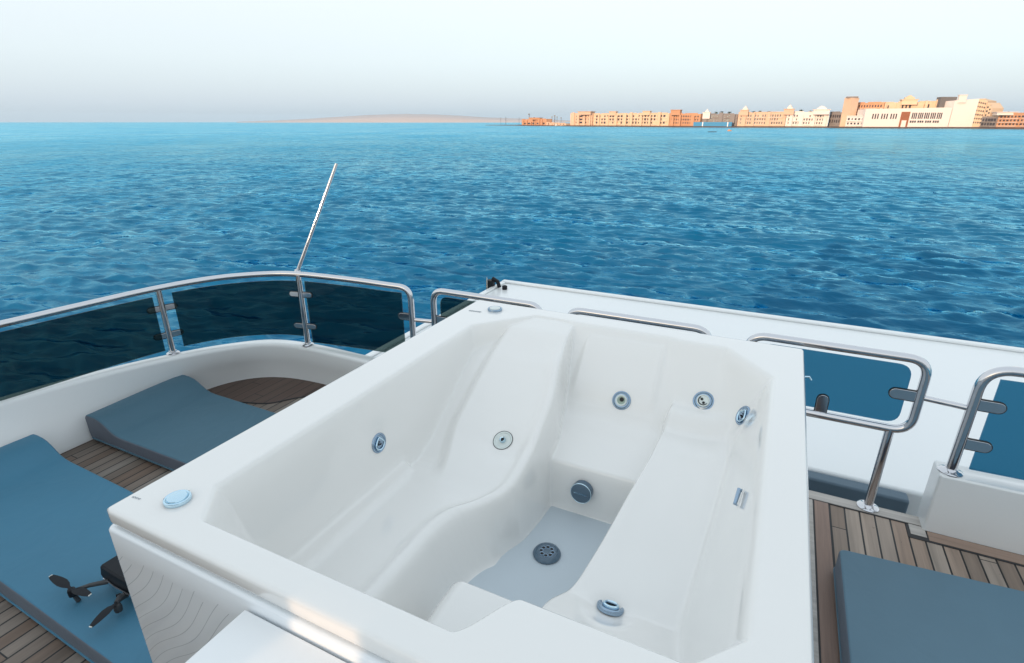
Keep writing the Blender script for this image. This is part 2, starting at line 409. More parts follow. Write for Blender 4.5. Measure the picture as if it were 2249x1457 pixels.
# ------------------------------------------------------------------ the yacht: deck, hull, lower deck
def P2(v): return (v.x, v.y)
foot_pts = [(-3.60, -4.7), (-3.61, -0.5), (-3.625, 0.8), (-3.64, 1.4), (-3.63, 2.0), (-3.585, 2.33), (-3.47, 2.53), (-3.28, 2.65), (-3.0, 2.70), (-2.5, 2.71), (-1.72, 2.71)]
foot = catmull([Vector((x, y, 0)) for x, y in foot_pts], 8)
topo_pts = [(-4.05, -4.7, .36), (-4.02, -0.5, .365), (-3.94, 0.6, .375), (-3.86, 1.22, .38), (-3.76, 1.72, .37), (-3.645, 2.12, .35), (-3.52, 2.42, .33), (-3.325, 2.66, .315), (-3.0, 2.745, .31), (-2.42, 2.745, .31), (-1.72, 2.745, .31)]
topo = catmull([Vector(p) for p in topo_pts], 8)
deck_poly = [(-3.7, -4.7)] + [(p.x - 0.03, p.y) for p in foot if p.y > -4.6 and p.x < -3.3] + [(-3.2, 2.72), (-1.72, 2.89), (0.860, 2.89), (0.860, 2.84), (3.6, 2.84), (3.6, -4.7)]
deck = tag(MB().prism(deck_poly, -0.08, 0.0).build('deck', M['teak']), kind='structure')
# margin boards, each let in 4 mm proud with a dark sealant strip beneath
def board(x0, x1, y0, y1, m):
    MB().box(x0, x1, y0, y1, 0.001, 0.005).build('margin_board', m, deck, bevel=0.0015, seg=1)
MB().box(0.19, 0.88, 2.806, 2.888, 0.0, 0.003).box(0.79, 4.0, 2.70, 2.80, 0.0, 0.003).box(0.2, 0.462, -4.4, 2.806, 0.0, 0.003).build('sealant_strip', M['rubber'], deck)
board(0.2, 0.868, 2.814, 2.887, M['teak_pale'])
board(0.803, 0.868, 2.729, 2.808, M['teak_pale'])
board(0.874, 3.55, 2.712, 2.783, M['teak_mid'])
board(0.212, 0.384, -4.4, 2.806, M['teak_pale']); board(0.391, 0.456, -4.4, 2.806, M['teak_red'])
# curved brown margin along the rounded coaming
inner = catmull([Vector(p) for p in [(-3.63, 1.75, 0), (-3.50, 2.05, 0), (-3.25, 2.22, 0), (-3.03, 2.31, 0), (-2.90, 2.47, 0), (-2.72, 2.58, 0), (-2.3, 2.60, 0), (-1.75, 2.60, 0)]], 6)
outer = [p for p in foot if p.y >= 1.75]
poly = [(p.x, p.y) for p in inner] + [(p.x, p.y) for p in reversed(outer)]
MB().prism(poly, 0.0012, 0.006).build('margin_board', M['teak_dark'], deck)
lip = [p + Vector((0, 0, 0.003)) for p in inner]
MB().tube(lip, 0.005, 6).build('sealant_strip', M['rubber'], deck)

# port coaming: lofted moulding with rolled top
bul = thing('coaming', 'white curved coaming wall around the rounded corner behind the blue sun cushions', 'coaming', (-3.6, 1.0, 0))
rings = []
N = min(len(foot), len(topo))
for i in range(N):
    f_, t_ = foot[i], topo[i]
    a = topo[max(0, i - 1)]; b = topo[min(N - 1, i + 1)]; tg = (b - a); tg.z = 0; tg.normalize()
    out = Vector((-tg.y, tg.x, 0))                # outward (left of travel)
    ti = t_ - out * 0.085; z = t_.z
    ring = [f_ + Vector((0, 0, -0.02)), f_ + Vector((0, 0, 0.0)), f_ - out * -0.004 + Vector((0, 0, 0.02)),
            f_.lerp(ti, 0.5) + Vector((0, 0, 0.0)), Vector((ti.x, ti.y, z - 0.030)) - out * 0.004,
            Vector((ti.x, ti.y, z - 0.012)), Vector((ti.x, ti.y, z - 0.003)) + out * 0.008, Vector((ti.x, ti.y, z)) + out * 0.02,
            t_ - out * 0.015, t_ + Vector((0, 0, -0.006)), t_ + Vector((0, 0, -0.03)) + out * 0.004, t_ + Vector((0, 0, -0.6)) + out * 0.05]
    rings.append(ring)
MB().loft(rings, closed_ring=True).build('wall', M['gel'], bul, sharp=50)

# starboard coaming
cb = thing('coaming', 'white box coaming under the chrome railing at the far right deck edge', 'coaming', (2, 2.84, 0))
MB().box(0.857, 3.7, 2.786, 2.93, -0.07, 0.318).build('wall', M['gel'], cb, bevel=0.012)
# hull and lower deck
LZ = -0.55
ld = tag(MB().box(-3.86, 5.2, 4.05, 7.62, LZ - 0.3, LZ).build('lower_deck', M['gel'], bevel=0.03), kind='structure')
MB().box(-3.84, 5.18, 7.50, 7.60, LZ, LZ + 0.035).box(-3.84, -3.76, 4.1, 7.49, LZ, LZ + 0.03).build('raised_lip', M['gel'], ld, bevel=0.015)
hull = thing('yacht_hull', 'white side of the yacht carrying the sun deck and the lower deck', 'yacht hull', (0, 3, WZ))
hp = [(-3.9, -5.0), (-3.85, 2.0), (-3.6, 2.5), (-3.3, 2.66), (3.5, 2.7), (3.7, -5.0)]
MB().prism(hp, WZ - 0.5, -0.09).build('hull_side', M['gel'], hull)
MB().box(-3.7, 5.0, 4.2, 7.5, WZ - 0.5, LZ - 0.305).build('hull_side', M['gel'], hull)
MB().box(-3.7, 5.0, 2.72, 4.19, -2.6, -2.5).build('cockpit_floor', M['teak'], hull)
so_ = thing('sofa', 'slate blue sofa back on the lower deck below the railing', 'sofa', (0.2, 4.0, -1.5))
MB().box(-2.6, 1.10, 3.93, 4.045, -1.35, LZ - 0.012).build('backrest', M['fab_sofa'], so_, bevel=0.02)
MB().box(-2.6, 1.10, 3.40, 3.925, -2.05, -1.6).build('seat', M['fab_sofa'], so_, bevel=0.03)
MB().box(-2.6, 1.10, 3.42, 4.04, -2.5, -2.05).build('base', M['gel'], so_)
# unseen wall added behind the camera to shade the deck; slot shapes one sunbeam
dh = thing('sun_blocker', 'unseen white wall added behind the camera to block the sun, with a slot for one beam', 'sun blocker', (0, -4.54, 0))
wy0, wy1 = -4.58, -4.50; gx0, gx1, gz0, gz1 = -2.26, -2.04, 0.9, 1.70
m_ = MB()
m_.box(-7.5, gx0, wy0, wy1, 0.0, 2.12).box(gx1, 7.5, wy0, wy1, 0.0, 2.12).box(gx0, gx1, wy0, wy1, gz1, 2.12).box(gx0, gx1, wy0, wy1, 0, gz0)
m_.build('wall', M['gel'], dh)
MB().box(gx0 + .001, gx1 - .001, -4.545, -4.535, gz0 + .001, gz1 - .001).build('beam_filter', M['beam_tint'], dh)  # unseen pane added in the slot to weaken the beam

# ------------------------------------------------------------------ hot tub
RZ = 0.85                                          # rim height over deck
TX0, TX1, TY0, TY1 = -1.562, 0.203, 0.618, 2.745
def q(d, r):
    return np.where(d < -r, 0, np.where(d > r, d, (d + r) ** 2 / (4 * r)))
def sstep(a, b, x):
    t = np.clip((x - a) / (b - a), 0, 1); return t * t * (3 - 2 * t)
def interp_s(x, xs, ys, sm=0.03):                  # smoothed piecewise-linear profile
    acc = 0
    for o_, wt in ((-1.5, .1), (-.75, .2), (0, .4), (.75, .2), (1.5, .1)):
        acc = acc + wt * np.interp(x + o_ * sm, xs, ys)
    return acc
def shell_drop(x, y):
    x = np.asarray(x, float); y = np.asarray(y, float); D = []
    # walls
    D.append(8.0 * q(x + 1.365, 0.014))
    D.append(3.0 * q(0.068 - x, 0.022))
    yf = 0.722 + 0.14 * sstep(-0.49, -0.385, x)
    D.append(7.0 * q(y - yf, 0.022))
    sb = 9.0 - 7.9 * sstep(-1.02, -0.92, x) + 0.15 * sstep(-0.41, -0.33, x)
    yb = 2.615 - 0.02 * sstep(-0.41, -0.33, x)
    D.append(sb * q(yb - y, 0.02))
    n = Vector((-0.33, -0.27)).normalized(); D.append(2.4 * q((x + 0.16) * n.x + (y - 2.615) * n.y, 0.025))
    n = Vector((0.24, -0.20)).normalized(); D.append(5.0 * q((x + 1.365) * n.x + (y - 2.33) * n.y, 0.02))
    n = Vector((-0.75, 0.66)).normalized(); D.append(4.0 * q((x - 0.068) * n.x + (y - 0.965) * n.y, 0.02))
    n = Vector((0.75, 0.66)).normalized(); D.append(5.0 * q((x + 1.365) * n.x + (y - 0.83) * n.y, 0.02))
    pw_ = sum(np.maximum(d, 1e-5) ** -4.0 for d in D)
    wall = pw_ ** (-1 / 4.0); wall = np.where(np.minimum.reduce(D) <= 1e-5, 0, wall)
    P = [wall]
    # lounge on the left with moulded backrest
    td = interp_s(y, [0.6, 1.2, 1.56, 1.64, 1.86, 2.10, 2.28, 2.48, 2.62], [0.45, 0.445, 0.44, 0.425, 0.335, 0.195, 0.10, 0.03, 0.01], 0.018)
    xr = interp_s(y, [0.6, 1.36, 1.48, 1.58, 1.68, 1.86, 2.10, 2.28, 2.48, 2.62], [-0.985, -0.985, -0.955, -0.865, -0.80, -0.79, -0.80, -0.845, -0.88, -0.89], 0.035)
    sl = 2.3 + 7.0 * sstep(1.50, 1.72, y)
    scoop = 0.018 * np.exp(-((x + 1.08) / 0.16) ** 2) * sstep(1.6, 1.9, y) * (1 - sstep(2.3, 2.5, y))
    chan = 0.040 * sstep(-1.16, -1.225, x - 0.08 * sstep(1.95, 1.6, y) + .05) * sstep(1.62, 1.74, y) * (1 - sstep(2.42, 2.55, y))
    lipr = 0.016 * np.exp(-((x - xr + 0.035) / 0.028) ** 2) * (1 - sstep(2.2, 2.45, y))
    P.append(td + scoop + chan - lipr + sl * q(x - xr, 0.016))
    P.append(0.375 + 2.2 * q(x + 1.31, 0.012) + 6 * q(y - 1.64, 0.03))
    # near foot seat
    P.append(0.42 + 0.03 * sstep(1.15, 0.8, y) + 8 * q(y - 1.210, 0.034) + 3.2 * q(-0.805 - x, 0.055) + 9 * q(x + 0.40, 0.03))
    # middle seat and its headrest
    P.append(interp_s(y, [1.9, 2.0, 2.2, 2.26], [0.45, 0.445, 0.385, 0.36], 0.02) + 9 * q(1.985 - y, 0.022) + 10 * q(-0.90 - x, 0.02) + 10 * q(x + 0.33, 0.02))
    hd = interp_s(y, [2.33, 2.355, 2.375, 2.39, 2.52, 2.58], [0.345, 0.275, 0.245, 0.222, 0.085, 0.033], 0.012)
    P.append(np.where(y > 2.32, hd, 1.0) + 2.5 * q(-0.815 - x, 0.02) + 2.5 * q(x + 0.405, 0.02))
    # right lounger with its head end near the camera
    tb = interp_s(y, [0.80, 0.875, 0.95, 1.09, 1.31, 1.5, 1.8, 2.1, 2.2, 2.27, 2.31, 2.36], [0.0, 0.04, 0.27, 0.34, 0.43, 0.40, 0.345, 0.30, 0.295, 0.295, 0.235, 0.225], 0.022)
    xl = interp_s(y, [0.8, 0.98, 1.1, 1.22, 1.35, 1.54, 2.04, 2.4], [-0.42, -0.43, -0.475, -0.478, -0.43, -0.402, -0.345, -0.33], 0.03)
    tray = 0.018 * np.exp(-(((x + 0.22) / 0.12) ** 4)) * sstep(1.35, 1.6, y)
    P.append(tb + tray + 9 * q(xl - x, 0.02))
    P.append(np.full_like(x, 0.68))
    s_ = sum(np.maximum(d, 1e-5) ** -24.0 for d in P); out = s_ ** (-1 / 24.0)
    # jet dishes
    for jx, jy, rr, dp in ((-0.945, 1.86, .075, .012), (-0.29, 1.27, .07, .014)):
        out = out + dp * np.exp(-(((x - jx) ** 2 + (y - jy) ** 2) / rr ** 2) ** 2)
    return np.where(wall <= 0, 0, np.minimum(out, wall + 0.02))
tub = thing('hot_tub', 'white rectangular moulded hot tub with chrome jets sunk among the sun cushions', 'hot tub', ((TX0 + TX1) / 2, (TY0 + TY1) / 2, 0))
def make_shell():
    r = 0.014; h = 0.006
    xs = np.arange(TX0 + r, TX1 - r + h * .5, h); ys = np.arange(TY0 + r, TY1 - r + h * .5, h)
    X, Y = np.meshgrid(xs, ys); Z = RZ - shell_drop(X, Y)
    # the faint raised roll along the inner edge of the rim
    ny, nx = X.shape
    V = [tuple(v) for v in np.stack([X, Y, Z], -1).reshape(-1, 3)]
    Fq = [(j * nx + i, j * nx + i + 1, (j + 1) * nx + i + 1, (j + 1) * nx + i) for j in range(ny - 1) for i in range(nx - 1)]
    loop = [(0, i) for i in range(nx)] + [(j, nx - 1) for j in range(1, ny)] + [(ny - 1, i) for i in range(nx - 2, -1, -1)] + [(j, 0) for j in range(ny - 2, 0, -1)]
    prev = [j * nx + i for j, i in loop]
    dirs = []
    for j, i in loop:
        dx = -1 if i == 0 else (1 if i == nx - 1 else 0); dy = -1 if j == 0 else (1 if j == ny - 1 else 0)
        l = math.hypot(dx, dy); dirs.append((dx / l, dy / l))
    base = [V[k] for k in prev]
    prof = [(r * math.sin(a), -r * (1 - math.cos(a))) for a in (math.pi / 8, math.pi / 4, 3 * math.pi / 8, math.pi / 2)]
    prof += [(r, -0.040), (r - 0.003, -0.049), (r - 0.010, -0.053), (r - 0.03, -0.053)]
    for o_, dz in prof:
        cur = []
        for (bx, by, bz), (dx, dy) in zip(base, dirs):
            cur.append(len(V)); V.append((bx + dx * o_, by + dy * o_, bz + dz))
        L = len(prev)
        for k in range(L):
            m = (k + 1) % L; Fq.append((prev[k], cur[k], cur[m], prev[m]))
        prev = cur
    mb = MB(); mb.v = V; mb.f = Fq
    return mb.build('shell', M['shell'], tub, sharp=180, fixn=False)
shell = make_shell()
def rrect(x0, x1, y0, y1, r, z, n=5):
    out = []
    for cx, cy, a0 in ((x1 - r, y1 - r, 0), (x0 + r, y1 - r, 90), (x0 + r, y0 + r, 180), (x1 - r, y0 + r, 270)):
        for k in range(n + 1):
            a = rad(a0 + 90 * k / n); out.append(Vector((cx + r * math.cos(a), cy + r * math.sin(a), z)))
    return out
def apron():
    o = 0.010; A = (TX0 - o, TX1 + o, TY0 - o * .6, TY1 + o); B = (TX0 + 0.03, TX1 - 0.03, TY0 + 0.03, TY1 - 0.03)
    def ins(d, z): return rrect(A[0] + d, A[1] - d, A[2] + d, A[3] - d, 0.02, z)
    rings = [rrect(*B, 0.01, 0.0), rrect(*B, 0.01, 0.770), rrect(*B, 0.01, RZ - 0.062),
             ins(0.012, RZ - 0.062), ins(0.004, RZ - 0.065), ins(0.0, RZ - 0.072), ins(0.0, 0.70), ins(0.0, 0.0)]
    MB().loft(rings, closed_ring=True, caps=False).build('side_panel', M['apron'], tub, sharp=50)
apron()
# grey non-slip floor liner of the footwell
fpoly = rrect(-0.93, -0.42, 1.16, 2.02, 0.01, 0)
MB().prism([(v.x, v.y) for v in fpoly], RZ - 0.700, RZ - 0.668).build('floor_liner', M['floor_grip'], tub)

def surf(x, y):
    z = RZ - float(shell_drop(x, y)); e = 0.004
    zx = (float(shell_drop(x - e, y)) - float(shell_drop(x + e, y))) / (2 * e); zy = (float(shell_drop(x, y - e)) - float(shell_drop(x, y + e))) / (2 * e)
    return Vector((x, y, z)), Vector((-zx, -zy, 1)).normalized()
def on_shell(px, py):
    r = RAY(px, py); t = (RZ - DECK) / r.z; t *= 0.995
    while t < 6:
        x, y, z = r.x * t, r.y * t, DECK + r.z * t
        if z <= RZ - float(shell_drop(x, y)): break
        t += 0.002
    return surf(x, y)
def jet(px, py, R, style, nrm=None):
    p, n = on_shell(px, py)
    if nrm is not None: n = Vector(nrm).normalized()
    p = p + n * (0.007 if style == 'slot' else 0.0015)
    ring_m = {'drop': 'chrome_blue', 'ball': 'jetwhite', 'cup': 'chrome_blue', 'eye': 'chrome_blue', 'slot': 'chrome_blue'}[style]
    j = MB().lathe(p, n, [(R * .2, -0.012), (R, -0.010), (R, 0.001), (R * .96, 0.0035), (R * .86, 0.0048), (R * .78, 0.0025), (R * .76, 0.001), (R * .2, 0.001)]).build('jet', M[ring_m], tub)
    u = Vector((0, 0, 1)).cross(n)
    u = u.normalized() if u.length > 1e-3 else Vector((1, 0, 0)); v = n.cross(u)
    if style == 'drop':
        pts = []
        for k in range(40):
            a = 2 * math.pi * k / 40; rr = R * 0.56 * (1 - 0.18 * math.sin(a)); yy = rr * math.sin(a) + (R * 0.10 if math.sin(a) > 0 else 0) * math.sin(a) ** 4
            pts.append(p + u * rr * math.cos(a) * (1 - 0.35 * max(0, math.sin(a))) + v * yy + n * 0.005)
        MB().tube(pts, R * .075, 8, closed=True).build('nozzle_ring', M['chrome'], j)
        MB().lathe(p, n, [(R * .1, 0), (R * .46, 0.001), (R * .44, 0.005), (R * .2, 0.004), (R * .1, 0.001)]).build('nozzle', M['chrome_blue'], j)
        mb = MB()
        for dx, dy, s_ in ((-.14, -.12, .08), (.12, -.16, .09), (0, .14, .06)):
            mb.lathe(p + u * dx * R + v * dy * R + n * 0.0055, n, [(R * s_, -0.001), (R * s_, 0.0005)], 12)
        mb.build('outlet', M['hole'], j)
    elif style == 'ball':
        MB().lathe(p, n, [(R * .1, 0), (R * .30, 0.001), (R * .30, 0.012), (R * .24, 0.016), (R * .14, 0.013), (R * .1, 0.012)]).build('nozzle', M['chrome'], j)
        MB().lathe(p + u * R * .03, n, [(R * .1, 0.010), (R * .155, 0.0145), (R * .13, 0.0168), (R * .03, 0.0168)]).build('outlet', M['hole'], j)
        MB().tube([p + u * R * .99 * math.cos(a) + v * R * .99 * math.sin(a) + n * .003 for a in [2 * math.pi * k / 40 for k in range(40)]], R * .035, 6, closed=True).build('gasket', M['dark_grey'], j)
    elif style == 'cup':
        MB().lathe(p, n, [(R * .3, 0), (R * .60, 0.002), (R * .61, 0.010), (R * .56, 0.013), (R * .49, 0.011), (R * .3, 0.003)]).build('nozzle_ring', M['jetwhite'], j)
        MB().lathe(p, n, [(R * .1, 0.001), (R * .5, 0.006), (R * .42, 0.009), (R * .26, 0.0075), (R * .1, 0.006)]).build('nozzle', M['jetgreen'], j)
        MB().lathe(p + v * R * .1 + u * R * .04, n, [(R * .24, 0.004), (R * .22, 0.0108), (R * .1, 0.0108)]).build('outlet', M['hole'], j)
    elif style == 'eye':
        MB().lathe(p, n, [(R * .3, 0), (R * .60, 0.002), (R * .60, 0.010), (R * .52, 0.012), (R * .45, 0.008), (R * .1, 0.006)]).build('nozzle', M['jetwhite'], j)
        MB().tube([p + u * R * .44 * math.cos(a) + v * R * .44 * math.sin(a) + n * .0095 for a in [math.pi * .75 + math.pi * 1.1 * k / 20 for k in range(21)]], R * .045, 8).build('seal', M['hole'], j)
        mb = MB()
        for dx, dy, s_ in ((-.16, .12, .13), (.08, -.2, .13)):
            mb.lathe(p + u * dx * R + v * dy * R + n * 0.0075, n, [(R * s_, -0.002), (R * s_, 0.001)], 12)
        mb.build('outlet', M['hole'], j)
    else:
        MB().lathe(p, n, [(R * .1, 0), (R * .62, 0.002), (R * .60, 0.009), (R * .5, 0.011), (R * .40, 0.007), (R * .1, 0.007)]).build('nozzle_ring', M['chrome'], j)
        MB().obox(p + n * 0.009, u, v, n, R * .42, R * .07, 0.004).build('slot', M['chrome_blue'], j)
        mb = MB().obox(p + n * 0.0078 + v * R * .2, u, v, n, R * .34, R * .05, 0.0012).obox(p + n * 0.0078 - v * R * .2, u, v, n, R * .34, R * .05, 0.0012)
        mb.build('outlet', M['hole'], j)
    return j
jet(832, 976, 0.042, 'drop')
jet(1105, 969, 0.046, 'ball')
jet(1365, 881, 0.046, 'cup')
jet(1545, 882, 0.048, 'eye')
jet(1632, 914, 0.045, 'drop')
jet(1340, 1338, 0.043, 'slot', (0.0, 0.44, 0.90))
# suction cover on the footwell wall and the floor drain
p = ATY(1278, 1080, 1.955); nn = Vector((0, -1, 0.12)).normalized(); p = p + Vector((0, -0.008, 0))
sc_ = MB().lathe(p, nn, [(0.01, -0.03), (0.047, -0.028), (0.048, 0.004), (0.045, 0.010), (0.040, 0.012), (0.005, 0.0145)]).build('suction_cover', M['drain'], tub)
MB().tube([p + nn * 0.008 + Vector((1, 0, 0)) * .0462 * math.cos(a) + nn.cross(Vector((1, 0, 0))) * .0462 * math.sin(a) for a in [2 * math.pi * k / 40 for k in range(40)]], 0.0022, 6, closed=True).build('trim_ring', M['chrome'], sc_)
MB().obox(p + nn * 0.0150, (1, 0, 0), nn.cross(Vector((1, 0, 0))), nn, 0.030, 0.0035, 0.0012).build('handle', M['chrome'], sc_)
p = AT(1201, 1218, RZ - 0.667)
dr = MB().lathe(p, (0, 0, 1), [(0.01, 0), (0.056, 0), (0.058, 0.006), (0.052, 0.016), (0.044, 0.020), (0.040, 0.016), (0.01, 0.016)]).build('drain', M['drain'], tub)
mb = MB(); mh = MB()
for k in range(8):
    a = 2 * math.pi * k / 8 + .2; c = p + Vector((math.cos(a) * .024, math.sin(a) * .024, 0.0165))
    mb.tube([c + Vector((math.cos(b) * .0085, math.sin(b) * .0085, 0)) for b in [2 * math.pi * i / 14 for i in range(14)]], 0.0014, 6, closed=True)
    mh.lathe(c, (0, 0, 1), [(0.006, -0.001), (0.006, 0.0003)], 10)
mb.build('grille_ring', M['chrome_blue'], dr); mh.build('outlet', M['hole'], dr)
# air control knobs on the rim
def knob(px, py, R, top, ring):
    p = AT(px, py, RZ + 0.004); k = MB().lathe(p, (0, 0, 1), [(0.01, -0.006), (R * .98, -0.004), (R, 0.004), (R * .97, 0.007), (R * .88, 0.009), (R * .8, 0.007), (R * .78, 0.006), (0.004, 0.007)]).build('air_control', M[ring], tub)
    MB().lathe(p, (0, 0, 1), [(0.004, 0.006), (R * .76, 0.0065), (R * .72, 0.010), (R * .5, 0.0115), (0.004, 0.012)]).build('cap', M[top], k)
knob(390, 1097, 0.036, 'chrome', 'chrome'); knob(1087, 680, 0.042, 'jetwhite', 'chrome_blue')
# overflow handle on the right inner wall
p, n = on_shell(1629, 1098)
t1 = Vector((0, 1, 0)); t1 = (t1 - n * t1.dot(n)).normalized()
a_, n2 = on_shell(1632, 1080); b_, n3 = on_shell(1622, 1112)
MB().tube([a_ + n2 * .004, a_ + n2 * .012, b_ + n3 * .012, b_ + n3 * .004], [0.006, 0.008, 0.006, 0.003], 8).build('overflow_slot', M['chrome_blue'], tub)
# small emblems pressed in the rim corners (illegible at this distance)
for ex, ey, s_ in ((1043, 684, 0.030), (299, 1094, 0.013)):
    p = AT(ex, ey, RZ + 0.0012); mb = MB()
    for dx, h_ in ((-1.0, .6), (-.55, .9), (-.15, .5), (.3, .7), (.75, .5), (1.1, .6)):
        c = p + Vector((dx * s_, dx * s_ * .1, 0))
        mb.tube([c + Vector((math.cos(b) * s_ * .17, math.sin(b) * s_ * .3 * h_, 0)) for b in [0.6 + i * .45 for i in range(11)]], s_ * 0.035, 5)
    mb.build('emblem', M['drain'], tub)
# little latch clip at the far right corner of the side panel
c = Vector((TX1 + 0.012, 2.62, RZ - 0.09)); MB().tube([c, c + Vector((.02, 0, .004)), c + Vector((.03, 0, -.01))], 0.004, 8).build('latch', M['chrome'], tub)

# step box / cabinet in front of the tub
st = thing('step_cabinet', 'white flat-topped cabinet standing against the near side of the hot tub', 'cabinet', (-0.5, 0.2, 0))
p0 = ATY(540, 1340, 0.604)
MB().box(p0.x, 0.15, -0.35, 0.603, 0.0, p0.z - 0.02).build('body', M['gel'], st)
MB().box(p0.x - 0.004, 0.155, -0.355, 0.6045, p0.z - 0.018, p0.z).build('top', M['boxtop'], st, bevel=0.003)

# ------------------------------------------------------------------ cushions
def two_tone(o, side):
    me = o.data; me.materials.append(side)
    for p in me.polygons:
        if abs(p.normal.z) < 0.35 and p.normal.z < .35 and (abs(p.normal.y) > .5 or p.area > 0): p.material_index = 1 if (abs(p.normal.y) > .6 or abs(p.normal.x) > .9) else 0
def cushion(name, label, m, prof, y0, y1, group=None, skew=0.0, bev=0.022):
    t = thing(name, label, 'cushion', ((prof[0][0] + prof[-1][0]) / 2, (y0 + y1) / 2, 0.008), group)
    yy = np.linspace(0, 1, 15); rings = []
    n = len(prof)
    for v in yy:
        rings.append([Vector((x, y0 + (y1 - y0) * v + skew * (x - prof[0][0]), z + 0.006 * math.sin(3.1 * v + x * 2) * (z > 0.06))) for x, z in prof])
    two_tone(MB().loft(rings, closed_ring=True).build('pad', m, t, sharp=50, bevel=bev, seg=4), M['fab_side'])
    # piping along the lower seam
    zz = 0.028
    a = [Vector((prof[0][0] + .004, y0 - .001, zz)), Vector((prof[-1][0] - .004, y0 - .001 + skew * (prof[-1][0] - prof[0][0]), zz)),
         Vector((prof[-1][0] - .002, y1 + skew * (prof[-1][0] - prof[0][0]), zz)), Vector((prof[0][0] + .004, y1 + .001, zz))]
    MB().tube(fillet(a, 0.02, 5, closed=True), 0.0045, 8, closed=True).build('piping', m, t)
    return t
def hump(x0, x1, th, top):
    pts = [(x0, 0.008), (x0 - 0.012, 0.06), (x0 - .014, top - .02)]
    for s_, h in ((0, 1.0), (.04, 1.04), (.09, 1.03), (.135, .93), (.175, .72), (.21, .45), (.245, .2), (.285, .05), (.33, 0)):
        pts.append((x0 + s_, th + (top - th) * h))
    for s_ in (.6, .9, 1.2): 
        if x0 + s_ < x1 - .1: pts.append((x0 + s_, th))
    return pts + [(x1, th - .004), (x1, 0.008)]
grp = 'blue sun cushions on the deck'
cushion('sun_cushion', 'slate blue sun cushion with raised head end beside the round brown deck corner', M['fab_grey'], hump(-3.622, -1.72, 0.108, 0.185), 1.49, 2.12, grp)
cushion('sun_cushion', 'bright teal blue sun cushion with the drone resting on it', M['fab_blue'], hump(-3.628, -1.70, 0.112, 0.19), 0.64, 1.235, grp, skew=-0.018)
t = thing('sun_cushion', 'flat dusty blue sun cushion lying right of the hot tub', 'cushion', (1.2, 1.2, 0), grp)
a = [(.452, 2.302), (2.3, 2.46), (2.3, -.4), (.447, -.4)]
rp = fillet([Vector((x, y, 0)) for x, y in a], 0.03, 4, closed=True)
MB().prism([(v.x, v.y) for v in rp], 0.008, 0.13).build('pad', M['fab_right'], t, bevel=0.02, seg=4); two_tone(bpy.data.objects[t.children[-1].name] if t.children else None, M['fab_side'])
MB().tube([Vector((v.x, v.y, 0.03)) for v in rp], 0.0045, 6, closed=True).build('piping', M['fab_right'], t)

# ------------------------------------------------------------------ railings
RR = 0.0205
class Tab:
    def __init__(s, *a): s.a = a
    def build(s, name, m, parent):
        o = tab_(*s.a).build(name, m, parent, bevel=0.002, seg=2); p, d, nrm, L, W = s.a[:5]
        tab_(p, d, nrm, L + .004, W + .008, 0.0095).build('gasket', M['rubber'], o)
        return o
def tab(*a): return Tab(*a)
def tab_(p, d, nrm, L, W, T=0.014):
    """rounded-end clamp plate starting at p along d"""
    d = Vector(d).normalized(); nrm = Vector(nrm).normalized(); s_ = d.cross(nrm); pts = [p + s_ * W / 2, p - s_ * W / 2]
    for k in range(9):
        a = -math.pi / 2 + math.pi * k / 8
        pts.append(p + d * (L - W / 2) + d * (math.cos(a) * W / 2) + s_ * (math.sin(a) * W / 2))
    return MB().extrude([v - nrm * T / 2 for v in pts], nrm * T)
def flange(p, parent, r=0.042):
    return MB().lathe(p, (0, 0, 1), [(0.01, 0), (r, 0), (r, .004), (r * .82, .010), (r * .6, .014), (.024, .02), (.02, .02)], 28).build('base_flange', M['steel'], parent)

lr = thing('curved_railing', 'long curved chrome railing with dark smoked glass on the left coaming', 'railing', (-3.6, 2.0, 0.35), 'chrome and blue glass railings')
rail_pts = [(-3.86, -1.5, .82), (-3.86, .2, .815), (-3.82, .9, .81), (-3.765, 1.306, .81), (-3.72, 1.68, .812), (-3.635, 2.10, .82), (-3.475, 2.42, .83),
            (-3.235, 2.625, .838), (-2.99, 2.71, .845), (-2.60, 2.775, .838), (-2.32, 2.805, .83)]
rp_ = catmull([Vector(p) for p in rail_pts], 10)
endp = ATY(905, 700, 2.83)
rp_ += fillet([Vector((-2.32, 2.805, .83)), Vector((endp.x, 2.83, .823)), Vector((endp.x, 2.83, .29))], 0.08, 8)[1:]
MB().tube(rp_, RR).build('top_rail', M['steel'], lr)
def pane_strip(pts, ztop, zbot, parent, off=0.0, m='glass_dark'):
    """thin curved glass sheet following plan points"""
    a, b = [], []; T = 0.008
    P_ = [Vector(p) for p in pts]; ring = []
    for i, p in enumerate(P_):
        t = (P_[min(i + 1, len(P_) - 1)] - P_[max(i - 1, 0)]); t.z = 0; t.normalize(); n = Vector((-t.y, t.x, 0))
        zt = ztop(i / (len(P_) - 1)) if callable(ztop) else ztop; zb = zbot(i / (len(P_) - 1)) if callable(zbot) else zbot
        c = p + n * off
        ring.append([Vector((c.x, c.y, zb)) - n * T / 2, Vector((c.x, c.y, zt)) - n * T / 2, Vector((c.x, c.y, zt)) + n * T / 2, Vector((c.x, c.y, zb)) + n * T / 2])
    return MB().loft(ring, closed_ring=True).build('glass_panel', M[m], parent, sharp=30)
def sub_path(pts, f0, f1):
    out = [p for p in pts if f0(p) and f1(p)]; return out
pathA = [Vector((p.x, p.y, p.z)) for p in rp_ if p.z > .80]
post1 = Vector((-3.638, 2.105, .352)); post2 = Vector((-2.99, 2.70, .312))
for p, zt in ((post1, .815), (post2, .84)):
    s_ = MB().tube([p, Vector((p.x, p.y, zt))], RR * .95).build('stanchion', M['steel'], lr); flange(p, s_)
fl_ = flange(Vector((endp.x, 2.83, .312)), lr)
